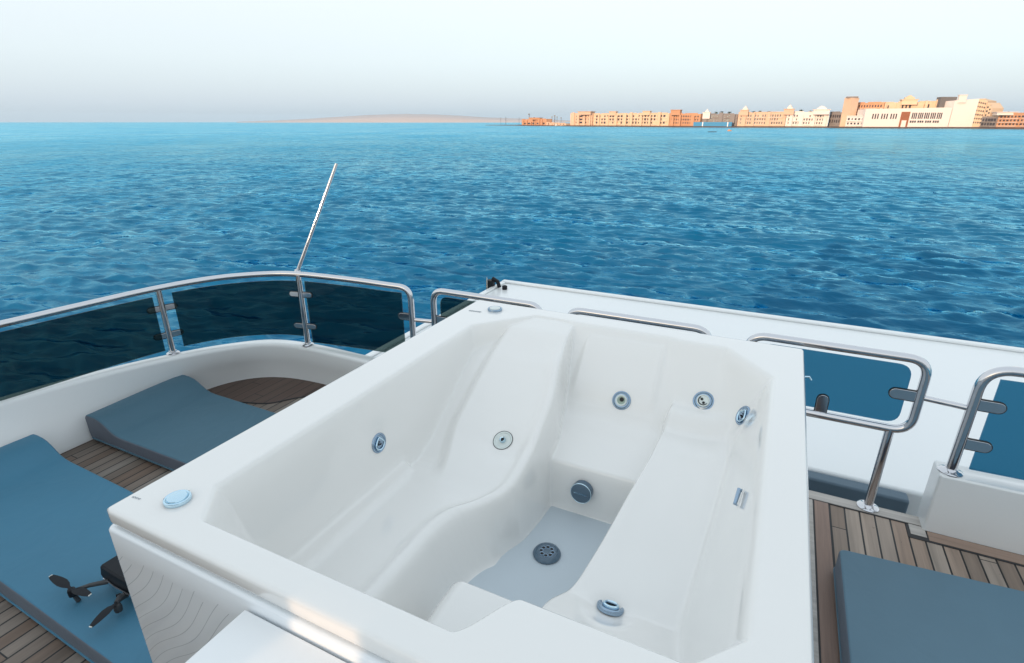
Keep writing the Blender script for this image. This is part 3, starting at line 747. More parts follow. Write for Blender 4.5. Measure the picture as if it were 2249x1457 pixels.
n1_ = [p for p in pathA if p.y < 2.085]; n2_ = [p for p in pathA if p.y > 2.14 and p.x < -3.012]; n3_ = [p for p in pathA if p.x > -2.972 and p.x < -2.31] + [Vector((-2.25, 2.813, .83)), Vector((-2.195, 2.822, .83))]
pane_strip(n1_, lambda s: .768, lambda s: .385, lr, 0.0)
pane_strip(n2_, lambda s: .775 + .02 * s, lambda s: .385 - .01 * s, lr, 0.0)
pane_strip(n3_, lambda s: .797 - .012 * s, lambda s: .33, lr, 0.0)
def path_dir(pts, q_):
    k = min(range(len(pts)), key=lambda i: (Vector((pts[i].x, pts[i].y)) - Vector((q_.x, q_.y))).length)
    a, b = pts[max(k - 1, 0)], pts[min(k + 1, len(pts) - 1)]; d = b - a; d.z = 0; return d.normalized()
for p, zs in ((post1, (.68, .49)), (post2, (.70, .46))):
    d = path_dir(pathA, p); n = Vector((-d.y, d.x, 0))
    for z in zs:
        c = Vector((p.x, p.y, z))
        tab(c, d, n, .088, .034).build('glass_clip', M['steel'], lr); tab(c, -d, n, .088, .034).build('glass_clip', M['steel'], lr)
d = path_dir(pathA, endp)
for z in (.62,):
    tab(Vector((endp.x, 2.83, z)), -d, Vector((-d.y, d.x, 0)), .10, .045).build('glass_clip', M['steel'], lr)
# flag / aerial pole leaning outwards from the curved rail
po = thing('pole', 'thin leaning silver pole rising from the curved chrome railing', 'pole', (-3.03, 2.73, .84))
b0 = ATY(651, 603, 2.74); b1 = ATY(739, 360, 2.95)
MB().tube([b0, b0.lerp(b1, .5), b1], [0.0125, 0.0115, 0.0105], 12).build('tube', M['steel'], po)
MB().lathe(b0 + Vector((0, 0, .0)), (b1 - b0), [(.01, -.01), (.022, -.01), (.022, .03), (.016, .035), (.01, .035)], 16).build('socket', M['steel'], po)

# framed guard rails along the far edge of the sun deck
GY = 2.865
def guard(x0, x1, zt, zb, label, posts, clips, glass=(.055, .035), gm='glass'):
    g = thing('guard_rail', label, 'railing', ((x0 + x1) / 2, GY, 0), 'chrome and blue glass railings')
    pts = fillet([Vector((x0, GY, zb)), Vector((x0, GY, zt)), Vector((x1, GY, zt)), Vector((x1, GY, zb))], .085, 8, closed=True)
    MB().tube(pts, RR, closed=True).build('frame', M['steel'], g)
    e, e2 = glass
    gp = fillet([Vector((x0 + e, GY, zb + e2)), Vector((x0 + e, GY, zt - e2)), Vector((x1 - e, GY, zt - e2)), Vector((x1 - e, GY, zb + e2))], .06, 6, closed=True)
    MB().extrude([v - Vector((0, .004, 0)) for v in gp], (0, .008, 0)).build('glass_panel', M[gm], g)
    for px in posts:
        s_ = MB().tube([Vector((px, GY, 0.0)), Vector((px, GY, zb))], RR).build('stanchion', M['steel'], g)
        flange(Vector((px, GY - .0, 0.005)), s_, .05)
    for c, d in clips:
        tab(Vector(c), d, (0, 1, 0), .105, .05).build('glass_clip', M['steel'], g)
    return g
guard(-1.972, -1.20, .822, .46, 'chrome framed glass guard rail behind the far left corner of the hot tub', (-1.86, -1.3), (((-1.95, GY, .62), (1, 0, 0)),), gm='glass_dark')
guard(-1.025, -.235, .828, .46, 'chrome guard rail whose top bar shows behind the middle of the tub rim', (-.93, -.33), ())
gr = guard(-.045, .715, .838, .468, 'chrome guard rail with rounded blue glass right behind the tub corner', (.08, .637), (((.70, GY, .655), (-1, 0, 0)), ((.335, GY, .475), (0, 0, 1))))
# short link bars
for a_, b_, lab in ((Vector((endp.x, 2.835, .60)), Vector((-1.972, GY, .60)), 'short chrome link bar between the curved railing and the first guard rail'),
                    (Vector((.715, GY, .655)), Vector((.905, 2.845, .650)), 'short chrome link bar joining the rounded glass rail to the right railing')):
    t = thing('link_bar', lab, 'bar', a_, 'chrome link bars'); MB().tube([a_, a_.lerp(b_, .5), b_], 0.0135, 12).build('bar', M['steel'], t)
# right hand railing
rr_ = thing('corner_railing', 'chrome railing with bright blue glass standing on the white box coaming at right', 'railing', (.905, 2.84, .32), 'chrome and blue glass railings')
pb = Vector((.905, 2.842, .318))
MB().tube(fillet([pb, Vector((.905, 2.842, .853)), Vector((2.9, 2.90, .868))], .11, 10), RR * 1.05).build('top_rail', M['steel'], rr_)
flange(pb, rr_, .05)
gp = [Vector((.972, 2.85, .345)), Vector((.972, 2.85, .805)), Vector((2.8, 2.90, .82)), Vector((2.8, 2.90, .345))]
MB().extrude(gp, (0, .008, 0)).build('glass_panel', M['glass'], rr_)
tab(Vector((.905, 2.845, .675)), (1, 0, 0), (0, 1, 0), .115, .05).build('glass_clip', M['steel'], rr_)
tab(Vector((.905, 2.845, .475)), (1, 0, 0), (0, 1, 0), .115, .05).build('glass_clip', M['steel'], rr_)

# black fitting at the far corner of the lower deck
bf = thing('mooring_light', 'small black lamp bracket on the far left corner of the white lower deck', 'lamp', (-3.95, 7.5, LZ))
p = AT(1078, 625, LZ + .05)
MB().box(p.x - .06, p.x + .05, p.y - .05, p.y + .05, LZ - .35, LZ + .12).build('housing', M['black'], bf, bevel=.01)
MB().tube([p + Vector((.03, 0, .1)), p + Vector((.12, 0, .06)), p + Vector((.15, 0, -.03))], .03, 10).build('bracket', M['black'], bf)
MB().tube([p + Vector((-.035, -.06, .12)), p + Vector((-.035, -.06, -.3))], .006, 6).build('cable', M['tip'], bf)
MB().lathe(p + Vector((.24, 0, -.045)), (0, 0, 1), [(.02, 0), (.04, 0), (.04, .05), (.02, .06)], 14).build('cleat', M['black'], bf)

# ------------------------------------------------------------------ drone on the teal cushion
dz = .112
dn = thing('drone', 'folding dark grey camera drone with open propellers resting on the teal cushion', 'drone', (-2.05, .78, dz))
A_ = AT(218, 1252, .205); B_ = AT(330, 1325, .205)
ax = (Vector((B_.x, B_.y, 0)) - Vector((A_.x, A_.y, 0))).normalized()   # along the near flank of the body
ay = Vector((-ax.y, ax.x, 0))

c0 = Vector((A_.x, A_.y, 0))
def dp(u, v, z): return c0 + ax * u + ay * v + Vector((0, 0, dz + z))
sec = []
for u, w0, w1, z0, z1 in ((-.006, .002, .122, .052, .104), (.02, .0, .124, .036, .107), (.11, 0, .125, .028, .108), (.18, .004, .12, .03, .104), (.225, .018, .10, .045, .09)):
    sec.append([dp(u, w0, z0 + .012), dp(u, w0 + .006, z1 - .006), dp(u, w0 + .014, z1), dp(u, w1 - .014, z1), dp(u, w1 - .006, z1 - .006), dp(u, w1, z0 + .012), dp(u, w1 - .02, z0), dp(u, w0 + .02, z0)])
bd = MB().loft(sec, closed_ring=True).build('body', M['black'], dn, sharp=25)
MB().extrude([dp(.02, -.001, .052), dp(.10, -.003, .046), (dp(.20, -.001, .054)), dp(.20, -.001, .066), dp(.10, -.003, .060), dp(.02, -.001, .064)], -ay * .004).build('side_trim', M['steel'], bd)
MB().tube([dp(-.002, .03, .035), dp(-.004, .05, .03), dp(-.002, .07, .035)], .008, 8).build('sensor', M['dark_grey'], bd)
def arm(pts, r0, name='arm'):
    return MB().tube(pts, r0, 10).build(name, M['dark_grey'], dn)
def blade(c, d, L, parent):
    d = Vector(d).normalized(); s_ = Vector((-d.y, d.x, 0)); mb = MB(); top = []; n = 9
    prof = [(0, .007, 0), (.12, .009, 0), (.24, .020, .002), (.42, .026, .003), (.62, .024, .003), (.82, .019, .002), (.95, .014, .0015), (1, .009, .001)]
    prof = [(t, wd * .7, h) for t, wd, h in prof]
    rings = [[c + d * L * t + s_ * (wd) + Vector((0, 0, h)), c + d * L * t + s_ * wd * .2 + Vector((0, 0, h + .0025)), c + d * L * t - s_ * wd + Vector((0, 0, h + .001)), c + d * L * t + Vector((0, 0, h - .001))] for t, wd, h in prof]
    b = MB().loft(rings, closed_ring=True).build('propeller_blade', M['black'], parent)
    e = c + d * L
    MB().tube([e + s_ * .006 + Vector((0, 0, .002)), e - s_ * .006 + Vector((0, 0, .002))], .0022, 6).build('blade_tip', M['tip'], b)
m1 = AT(156, 1294, dz + .07)
e0 = dp(.045, .0, .055)
a1 = arm([e0, e0.lerp(m1, .5), m1 + Vector((0, 0, -.012))], [.010, .0085, .0075])
MB().lathe(m1 + Vector((0, 0, -.03)), (0, 0, 1), [(.006, 0), (.014, 0), (.0145, .022), (.012, .03), (.004, .032)], 20).build('motor', M['black'], a1)
blade(m1 + Vector((0, 0, .002)), AT(112, 1267, dz + .07) - m1, (AT(112, 1267, dz + .07) - m1).length, dn)
blade(m1 + Vector((0, 0, .002)), AT(198, 1309, dz + .07) - m1, (AT(198, 1309, dz + .07) - m1).length, dn)
lg = AT(174, 1322, dz); MB().tube([m1 + Vector((0, 0, -.025)), m1.lerp(lg, .5) + Vector((0, 0, -.008)), Vector((lg.x, lg.y, dz + .006))], [.008, .008, .009], 8).build('landing_leg', M['dark_grey'], a1)
m2 = AT(256, 1326, dz + .055); e1 = dp(.155, .01, .04)
a2 = arm([e1, e1.lerp(m2, .45) + Vector((-.004, -.008, .004)), m2 + Vector((0, 0, .004))], [.013, .013, .008])
MB().lathe(m2 + Vector((0, 0, -.036)), (0, 0, 1), [(.006, 0), (.013, .001), (.0145, .012), (.0135, .026), (.010, .034), (.004, .036)], 20).build('motor', M['dark_grey'], a2)
tp = AT(200, 1380, dz + .045)
blade(m2 + Vector((0, 0, .004)), tp - m2, (tp - m2).length, dn)
MB().tube([dp(.13, .05, .03), dp(.11, .02, .012), dp(.09, -.005, .008)], .006, 8).build('landing_leg', M['black'], dn)

# ------------------------------------------------------------------ far shore
exec(compile('''
QZ = WZ + 1.3
def stucco(name, c, v=0.12):
    m, nt, bs = mat(name); oc = objco(nt)
    n = noise(nt, mapping(nt, oc, (1, 1, 2.5)), 0.09, 5, 0.65)
    nt.links.new(mixc(nt, n, tuple(x * (1 + v) for x in c), tuple(x * (1 - v) for x in c)), bs.inputs['Base Color'])
    bs.inputs['Roughness'].default_value = 0.85; return m
M['peach'] = stucco('peach render', (0.68, 0.46, 0.32))
M['yellow'] = stucco('pale yellow render', (0.68, 0.49, 0.33))
M['orange'] = stucco('orange render', (0.56, 0.29, 0.16))
M['pink'] = stucco('pale pink render', (0.80, 0.70, 0.64), 0.05)
M['whitep'] = stucco('white render', (0.74, 0.66, 0.60), 0.06)
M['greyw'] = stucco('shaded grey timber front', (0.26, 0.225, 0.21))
M['pav'] = stucco('dark grey cladding', (0.13, 0.12, 0.12))
M['rust'] = stucco('rust brown panel', (0.32, 0.11, 0.05))
M['rock'] = stucco('quay stone', (0.11, 0.075, 0.065), 0.3)
M['win'] = simple('dark window', (0.05, 0.04, 0.045), 0.3)
M['barrier'] = simple('blue hoarding', (0.02, 0.22, 0.42), 0.6)
M['sand'] = stucco('sand', (0.47, 0.41, 0.40))
M['leaf'] = simple('palm foliage', (0.05, 0.08, 0.05), 0.8)
M['boat_w'] = simple('white boat paint', (0.75, 0.76, 0.78), 0.4)
''', 'mats', 'exec'))
def ray_h(px, py, P):            # height on the ray at the horizontal distance of P
    r = RAY(px, py); t = math.hypot(P.x, P.y) / math.hypot(r.x, r.y); return DECK + r.z * t
SHY = [(1060, 275.6), (1145, 276.6), (1250, 278.0), (1535, 280.2), (1820, 281.4), (1893, 282.4), (2135, 283.0), (2249, 284.2), (2420, 286)]
def shore(px, back=0.0):
    y = np.interp(px, [a for a, b in SHY], [b for a, b in SHY]); P = AT(px, float(y), WZ)
    d = Vector((P.x, P.y, 0)).normalized(); return P + d * back
# the quay: a long stone mole
prof = []
xs_ = list(range(1066, 2440, 14))
fr_ = [shore(x) for x in xs_]; bk_ = [shore(x, 120) for x in xs_]
rng = random.Random(5)
rings = []
for i, x in enumerate(xs_):
    h = 0.5 + 1.0 * min(1, max(0, (x - 1066) / 90)); h += rng.uniform(-.1, .15) if x < 1150 else 0
    a = fr_[i]; b = shore(x, 3 if x < 1150 else 4); c = shore(x, 10 if x < 1140 else 140)
    rings.append([Vector((a.x, a.y, WZ - 1)), Vector((a.x, a.y, WZ + h * .55)), Vector((b.x, b.y, WZ + h)), Vector((c.x, c.y, WZ + h * .98)), Vector((c.x, c.y, WZ - 1))])
quay = tag(MB().loft(rings, closed_ring=True).build('quay', M['rock']), kind='structure')
WIN = MB().box(-.5, .5, -.12, .0, -.5, .5).build('window_proto', M['win']); WINM = WIN.data; bpy.data.objects.remove(WIN)
def building(name, label, x0, x1, ytop, m, back=8, depth=16, rows=0, cols=0, wr=(.2, .85), ww=.5, wh=.6, group='sunlit buildings along the far shore', margins=.04, steps=None, cat='building', lip=True, arch=False, ytop1=None, base=None, skip=0.0, parts=True, seed=1):
    P0 = shore(x0, back); P1 = shore(x1, back); z0 = QZ if base is None else base
    yb = ytop if ytop1 is None else ytop1
    h0 = ray_h(x0, ytop, P0); h1 = ray_h(x1, yb, P1)
    t = thing(name, label, cat, ((P0.x + P1.x) / 2, (P0.y + P1.y) / 2, z0), group)
    u = (P1 - P0); Lw = u.length; u.normalize(); n = Vector((-u.y, u.x, 0))
    if n.dot(P0) < 0: n = -n                       # away from the camera
    def Q(s, d, z): return P0 + u * (Lw * s) + n * d + Vector((0, 0, z - P0.z))
    mb = MB(); mb.add([Q(0, 0, z0 - 1.5), Q(1, 0, z0 - 1.5), Q(1, depth, z0 - 1.5), Q(0, depth, z0 - 1.5), Q(0, 0, h0), Q(1, 0, h1), Q(1, depth, h1), Q(0, depth, h0)],
                       [(3, 2, 1, 0), (4, 5, 6, 7), (0, 1, 5, 4), (1, 2, 6, 5), (2, 3, 7, 6), (3, 0, 4, 7)])
    mb.build('wall', m, t)
    if lip:
        mb = MB()
        nseg = max(1, int(Lw / 14))
        for k in range(nseg):
            s0, s1 = k / nseg, (k + .8) / nseg; zz = h0 + (h1 - h0) * (s0 + s1) / 2
            mb.add([Q(s0, -.25, zz - .1), Q(s1, -.25, zz - .1), Q(s1, .4, zz - .1), Q(s0, .4, zz - .1), Q(s0, -.25, zz + .7), Q(s1, -.25, zz + .7), Q(s1, .4, zz + .7), Q(s0, .4, zz + .7)],
                   [(3, 2, 1, 0), (4, 5, 6, 7), (0, 1, 5, 4), (1, 2, 6, 5), (2, 3, 7, 6), (3, 0, 4, 7)])
        mb.build('parapet', m, t)
    rg = random.Random(seed); rz = math.atan2(u.y, u.x); cnt = 0
    if lip and Lw > 35:                            # projecting stair and balcony bays
        k = 0.08
        while k < .93:
            wd = rg.uniform(2.2, 5.0) / Lw; zt = (h0 + (h1 - h0) * k) + rg.uniform(-3.5, 2.0); pr = rg.uniform(.8, 1.8)
            mb = MB(); mb.add([Q(k, -pr, z0), Q(k + wd, -pr, z0), Q(k + wd, 0.3, z0), Q(k, .3, z0), Q(k, -pr, zt), Q(k + wd, -pr, zt), Q(k + wd, .3, zt), Q(k, .3, zt)],
                              [(3, 2, 1, 0), (4, 5, 6, 7), (0, 1, 5, 4), (1, 2, 6, 5), (2, 3, 7, 6), (3, 0, 4, 7)])
            mb.build('bay', m, t); k += rg.uniform(9, 17) / Lw
    if rows > 1 and Lw > 12:                       # continuous balcony slabs and string courses
        mb = MB(); k = 0.02
        while k < .95:
            ln_ = min(rg.uniform(7, 16) / Lw, .98 - k)
            for r_ in range(rows):
                fz = wr[0] + (wr[1] - wr[0]) * (r_ / rows); H = (h0 + (h1 - h0) * k) - z0; zz = z0 + H * fz; pr = .5 if rg.random() < .5 else 1.1
                mb.add([Q(k, -pr, zz - .15), Q(k + ln_, -pr, zz - .15), Q(k + ln_, -.02, zz - .15), Q(k, -.02, zz - .15), Q(k, -pr, zz + .2), Q(k + ln_, -pr, zz + .2), Q(k + ln_, -.02, zz + .2), Q(k, -.02, zz + .2)],
                       [(3, 2, 1, 0), (4, 5, 6, 7), (0, 1, 5, 4), (1, 2, 6, 5), (2, 3, 7, 6), (3, 0, 4, 7)])
            k += ln_ + rg.uniform(1, 4) / Lw
        mb.build('balcony_slab', M['whitep'] if seed % 3 == 0 else m, t)
    for r_ in range(rows):
        fz = wr[0] + (wr[1] - wr[0]) * ((r_ + .5) / rows)
        for c_ in range(cols):
            if rg.random() < skip: continue
            s = margins + (1 - 2 * margins) * ((c_ + .5) / cols); H = (h0 + (h1 - h0) * s) - z0
            q_ = Q(s, -.02, z0 + H * fz)
            w_ = bpy.data.objects.new('window', WINM); COL.objects.link(w_); w_.parent = t
            w_.location = q_ - wloc(t); w_.rotation_euler = (0, 0, rz)
            w_.scale = (Lw / cols * ww * rg.uniform(.75, 1.2), 1, H * (wr[1] - wr[0]) / rows * wh * rg.uniform(.85, 1.1)); cnt += 1
    return t, Q, h0, h1, Lw
def tower(t, Q, s, w_, z0, z1, m, cap='flat', d=4, name='tower'):
    c = Q(s, d / 2 - .6, 0); r = w_ / 2
    mb = MB().box(c.x - r, c.x + r, c.y - r, c.y + r, z0, z1)
    if cap == 'dome':
        mb.lathe((c.x, c.y, z1 - .05), (0, 0, 1), [(r * .85, 0), (r * .8, r * .4), (r * .5, r * .75), (r * .12, r * .9), (r * .1, r * 1.3)], 14)
    elif cap == 'gable':
        mb.box(c.x - r * .62, c.x + r * .62, c.y - r * .6, c.y + r * .6, z1 - .05, z1 + 1.1).box(c.x - r * .3, c.x + r * .3, c.y - r * .3, c.y + r * .3, z1 + 1.05, z1 + 1.9)
    else:
        mb.box(c.x - r * 1.15, c.x + r * 1.15, c.y - r * 1.15, c.y + r * 1.15, z1 - .05, z1 + .4)
    mb.build(name, m, t)
# breakwater hut and yard
t, Q, a, b, L = building('harbour_building', 'low orange harbour building at the left tip of the far shore', 1146, 1200, 263.5, M['orange'], back=3, depth=10, rows=1, cols=5, wr=(.05, .5), ww=.6, ytop1=261.5)
tower(t, Q, .55, 16, b - 1, b + 1.6, M['orange'], name='roof_block')
t, Q, a, b, L = building('harbour_wall_building', 'low peach harbour shed right of the orange building', 1200, 1243, 270, M['peach'], back=3, depth=8, rows=1, cols=6, ww=.4, ytop1=271.5)
t, Q, a, b, L = building('hotel_block', 'left stepped end of the pale peach hotel on the far shore', 1252, 1300, 250.5, M['peach'], back=6, rows=3, cols=5, wr=(.12, .9), ww=.5, wh=.55, ytop1=249, seed=2, skip=.15)
tower(t, Q, .7, 18, b - 2, b + 2.0, M['peach'])
t, Q, a, b, L = building('hotel_block', 'yellow peach three storey hotel range with square towers and dark top gallery', 1301, 1468, 250.5, M['yellow'], back=9, rows=3, cols=24, wr=(.12, .92), ww=.5, wh=.6, ytop1=249, seed=3, skip=.08)
tower(t, Q, .28, 9, b - 2, b + 2.8, M['peach']); tower(t, Q, .72, 9, b - 2, b + 2.6, M['yellow'])
t, Q, a, b, L = building('hotel_block', 'orange three storey hotel range left of the blue hoarding', 1469, 1536, 249.5, M['orange'], back=6, rows=3, cols=12, wr=(.12, .92), ww=.45, wh=.5, ytop1=250.5, seed=4)
tower(t, Q, .18, 11, a - 2, a + 3.6, M['orange'])
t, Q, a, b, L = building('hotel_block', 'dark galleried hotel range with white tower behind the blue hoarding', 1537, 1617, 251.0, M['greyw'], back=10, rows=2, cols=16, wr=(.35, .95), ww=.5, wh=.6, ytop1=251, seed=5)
tower(t, Q, .15, 8, a - 5, a + 1.8, M['pink']); tower(t, Q, .15, 4, a, a + 3.2, M['pink'], 'dome')
t, Q, a, b, L = building('hotel_block', 'long peach hotel range with arched windows right of the blue hoarding', 1618, 1722, 248.0, M['peach'], back=6, rows=3, cols=18, wr=(.12, .9), ww=.5, wh=.6, ytop1=247.0, seed=6, skip=.1)
tower(t, Q, .12, 8.5, a - 3, a + 2.6, M['peach']); tower(t, Q, .13, 5, a, a + 4.6, M['whitep'], 'dome')
t, Q, a, b, L = building('hotel_block', 'pink peach hotel range with white stepped gable left of the brown gap', 1723, 1816, 246.0, M['pink'], back=6, rows=3, cols=15, wr=(.12, .86), ww=.5, wh=.6, ytop1=247.5, seed=7, skip=.1)
tower(t, Q, .04, 10, a - 3, a + 2.6, M['peach']); tower(t, Q, .05, 5, a, a + 4.6, M['whitep'], 'dome'); tower(t, Q, .80, 15, a - 3, a + 1.8, M['pink']); tower(t, Q, .80, 9, a, a + 3.6, M['pink'], 'gable')
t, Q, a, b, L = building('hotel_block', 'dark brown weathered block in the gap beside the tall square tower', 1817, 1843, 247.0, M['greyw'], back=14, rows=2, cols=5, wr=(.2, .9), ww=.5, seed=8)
t, Q, a, b, L = building('square_tower', 'tall slim orange square tower with a dark cap', 1842, 1859, 215.5, M['peach'], back=10, depth=8, lip=False, cat='tower', ytop1=215.5)
c = Q(.5, 4, 0); MB().box(c.x - 5.2, c.x + 5.2, c.y - 5.2, c.y + 5.2, a - .2, a + 1.0).build('cap', M['greyw'], t)
MB().box(c.x - 6.4, c.x + 6.4, c.y - 6.0, c.y + 6.0, QZ, a - 18).build('plinth', M['peach'], t)
t, Q, a, b, L = building('hotel_block', 'bright orange five storey block between the tall tower and the pale hall', 1860, 1930, 227.0, M['orange'], back=30, rows=3, cols=11, wr=(.35, .96), ww=.4, wh=.5, ytop1=225.5, seed=9)
t, Q, a, b, L = building('hotel_block', 'low pink annex with a terrace at the foot of the orange block', 1855, 1896, 256.0, M['pink'], back=6, rows=2, cols=5, wr=(.1, .95), ww=.4, wh=.45, seed=10)
t, Q, a, b, L = building('hotel_block', 'yellow upper hotel range with a small gabled turret behind the pale hall', 1915, 2052, 226.5, M['yellow'], back=34, rows=1, cols=16, wr=(.7, .95), ww=.4, wh=.6, ytop1=223.5, seed=11, skip=.3)
tower(t, Q, .5, 13, a - 2, a + 2.6, M['yellow']); tower(t, Q, .5, 8, a, a + 4.8, M['yellow'], 'gable')
t, Q, a, b, L = building('hall', 'large plain pale pink hall with rows of dark arched windows and a rust brown doorway', 1893, 2080, 240.0, M['pink'], back=4, depth=24, lip=False, ytop1=236.5)
zb = QZ
rz = math.atan2((Q(1, 0, 0) - Q(0, 0, 0)).y, (Q(1, 0, 0) - Q(0, 0, 0)).x)
def hwin(s, wd, z, h):
    w_ = bpy.data.objects.new('window', WINM); COL.objects.link(w_); w_.parent = t
    w_.location = Q(s, -.02, z) - wloc(t); w_.rotation_euler = (0, 0, rz); w_.scale = (wd, 1.5, h)
zU = zb + (a - zb) * .62; zL = zb + (a - zb) * .30
for g in (0, 1, 2):
    for k in range(3): hwin(.10 + g * .108 + k * .03, L * .014, zU - .4, 4.6)
for g in range(5):
    for k in range(3): hwin(.565 + g * .072 + k * .0215, L * .0125, zU, 5.4)
for g in range(4):
    for k in range(3): hwin(.56 + g * .088 + k * .0255, L * .018, zL, 1.9)
s0, s1 = .43, .53
MB().add([Q(s0, -.5, zb - 1.2), Q(s1, -.5, zb - 1.2), Q(s1, .2, zb - 1.2), Q(s0, .2, zb - 1.2), Q(s0, -.5, zb + (a - zb) * .84), Q(s1, -.5, zb + (a - zb) * .84), Q(s1, .2, zb + (a - zb) * .84), Q(s0, .2, zb + (a - zb) * .84)],
         [(3, 2, 1, 0), (4, 5, 6, 7), (0, 1, 5, 4), (1, 2, 6, 5), (2, 3, 7, 6), (3, 0, 4, 7)]).build('doorway', M['rust'], t)
MB().add([Q(.45, -.9, zb), Q(.505, -.9, zb), Q(.505, -.55, zb), Q(.45, -.55, zb), Q(.45, -.9, zb + 6), Q(.505, -.9, zb + 6), Q(.505, -.55, zb + 6), Q(.45, -.55, zb + 6)],
         [(3, 2, 1, 0), (4, 5, 6, 7), (0, 1, 5, 4), (1, 2, 6, 5), (2, 3, 7, 6), (3, 0, 4, 7)]).build('door', M['pink'], t)
t, Q, a, b, L = building('hall_wing', 'tall plain pale pink wing at the right end of the hall', 2081, 2133, 221.5, M['pink'], back=6, depth=24, rows=0, cols=0, ytop1=217.5, lip=False)
tower(t, Q, .30, 6, a - 2, a + 4.6, M['whitep'], 'flat')
t, Q, a, b, L = building('roof_pavilion', 'grey and brown box pavilion on the roof of the pale hall', 2050, 2084, 213.5, M['pav'], back=26, depth=10, lip=False)
t, Q, a, b, L = building('hotel_block', 'yellow stepped hotel front with many balconies right of the pale hall', 2131, 2152, 217.5, M['yellow'], back=7, rows=6, cols=4, wr=(.1, .95), ww=.5, wh=.45, ytop1=222, seed=12)
t, Q, a, b, L = building('hotel_block', 'narrow yellow hotel step falling towards the shaded bay', 2153, 2165, 226, M['yellow'], back=7, rows=5, cols=2, wr=(.1, .95), ww=.5, wh=.45, ytop1=238, seed=13)
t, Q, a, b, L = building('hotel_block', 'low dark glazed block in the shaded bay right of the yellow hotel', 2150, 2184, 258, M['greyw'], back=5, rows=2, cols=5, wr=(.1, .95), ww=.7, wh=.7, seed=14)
t, Q, a, b, L = building('hotel_block', 'orange peach two storey hotel with a white roof room at the far right', 2185, 2262, 251.0, M['orange'], back=6, rows=3, cols=9, wr=(.1, .92), ww=.5, wh=.5, ytop1=248.5, seed=15)
tower(t, Q, .12, 14, a - 1, a + 1.4, M['whitep'])
t, Q, a, b, L = building('hotel_block', 'peach hotel range running out of frame at the right edge', 2263, 2400, 249, M['peach'], back=6, rows=3, cols=12, wr=(.1, .92), ww=.5, wh=.5, seed=16)
# yellow rubble skirt at the foot of the wing
# blue hoarding on the quay
t, Q, a, b, L = building('hoarding', 'long bright blue hoarding standing on the quay', 1522, 1606, 268.5, M['barrier'], back=1.5, depth=3, lip=False, cat='hoarding', ytop1=268.5, group=None)
for s in (.25, .9):
    c = Q(s, -.2, QZ + 3); MB().box(c.x - .5, c.x + .5, c.y - .3, c.y, QZ - 1, a + .1).build('post', M['boat_w'], t)
# trees on the skyline at right, lamps and masts
def tree(px, py, label, kind='tree', r=4.0, back=45):
    P = shore(px, back); z1 = ray_h(px, py, P)
    t = thing(kind, label, 'tree', (P.x, P.y, QZ), 'trees on the far shore')
    MB().tube([Vector((P.x, P.y, QZ)), Vector((P.x + .3, P.y, z1 - r * .6))], [.4, .25], 6).build('trunk', M['greyw'], t)
    rg = random.Random(int(px)); mb = MB()
    for k in range(90):
        d = Vector((rg.gauss(0, 1), rg.gauss(0, 1), rg.gauss(0, .7))); d = d.normalized() * r * (.35 + .65 * rg.random())
        c = Vector((P.x, P.y, z1 - r * .75)) + Vector((d.x, d.y, d.z * .7)); s_ = r * .16 * rg.uniform(.6, 1.4)
        e1 = Vector((rg.gauss(0, 1), rg.gauss(0, 1), rg.gauss(0, 1))).normalized(); e2 = e1.orthogonal().normalized()
        mb.add([c + e1 * s_, c + e2 * s_, c - e1 * s_, c - e2 * s_], [(0, 1, 2, 3)])
    mb.build('crown', M['leaf'], t, fixn=False)
tree(2178, 241.5, 'round dark green tree on the skyline beside the yellow hotel', r=5.5)
tree(2170, 246, 'small low dark tree left of the round skyline tree', r=3.5)
tree(2201, 245, 'wide dark tree above the white roof room', r=4.5)
tree(2212, 247.5, 'small dark tree above the orange hotel roof', r=3.0)
def palm(px, py, label):
    P = shore(px, 27); z1 = ray_h(px, py, P); t = thing('palm_tree', label, 'palm tree', (P.x, P.y, QZ), 'palm tops behind the hotel roofs')
    MB().tube([Vector((P.x, P.y, QZ)), Vector((P.x + .5, P.y, (z1 + QZ) / 2)), Vector((P.x, P.y, z1 - 1.6))], [.35, .25, .22], 6).build('trunk', M['greyw'], t)
    rg = random.Random(int(px) * 3); mb = MB()
    for k in range(16):
        a = 2 * math.pi * k / 16 + rg.uniform(-.2, .2); L = rg.uniform(2.2, 3.3); up = rg.uniform(-.3, 1.1); d = Vector((math.cos(a), math.sin(a), 0)); sd = Vector((-d.y, d.x, 0)); pr = []
        for i, (f, w_) in enumerate(((0, .2), (.3, .6), (.6, .55), (1, .1))):
            c = Vector((P.x, P.y, z1 - .9)) + d * L * f + Vector((0, 0, up * 2.2 * f - 2.0 * f * f)); pr += [c + sd * w_, c - sd * w_]
        mb.add(pr, [(0, 1, 3, 2), (2, 3, 5, 4), (4, 5, 7, 6)])
    mb.build('crown', M['leaf'], t, fixn=False)
for px_, py_, lb_ in ((1569, 245, 'dark palm top just right of the dome on the grey galleried range'), (1581, 244.5, 'dark palm top above the middle of the grey galleried range'),
                      (1598, 245, 'dark palm top above the right end of the grey galleried range'), (1651, 243.5, 'palm top right of the first domed tower of the arched peach range'),
                      (1664, 242.5, 'taller palm top above the left half of the arched peach range'), (1684, 244, 'palm top above the middle of the arched peach range'),
                      (1734, 243, 'palm top right of the domed tower on the pink range'), (1753, 240.5, 'tallest palm top above the middle of the pink range'),
                      (1774, 243, 'palm top left of the stepped gable on the pink range'), (1785, 239.5, 'wide palm top touching the stepped gable of the pink range'),
                      (1808, 241, 'small palm top right of the stepped gable on the pink range')):
    palm(px_, py_, lb_)
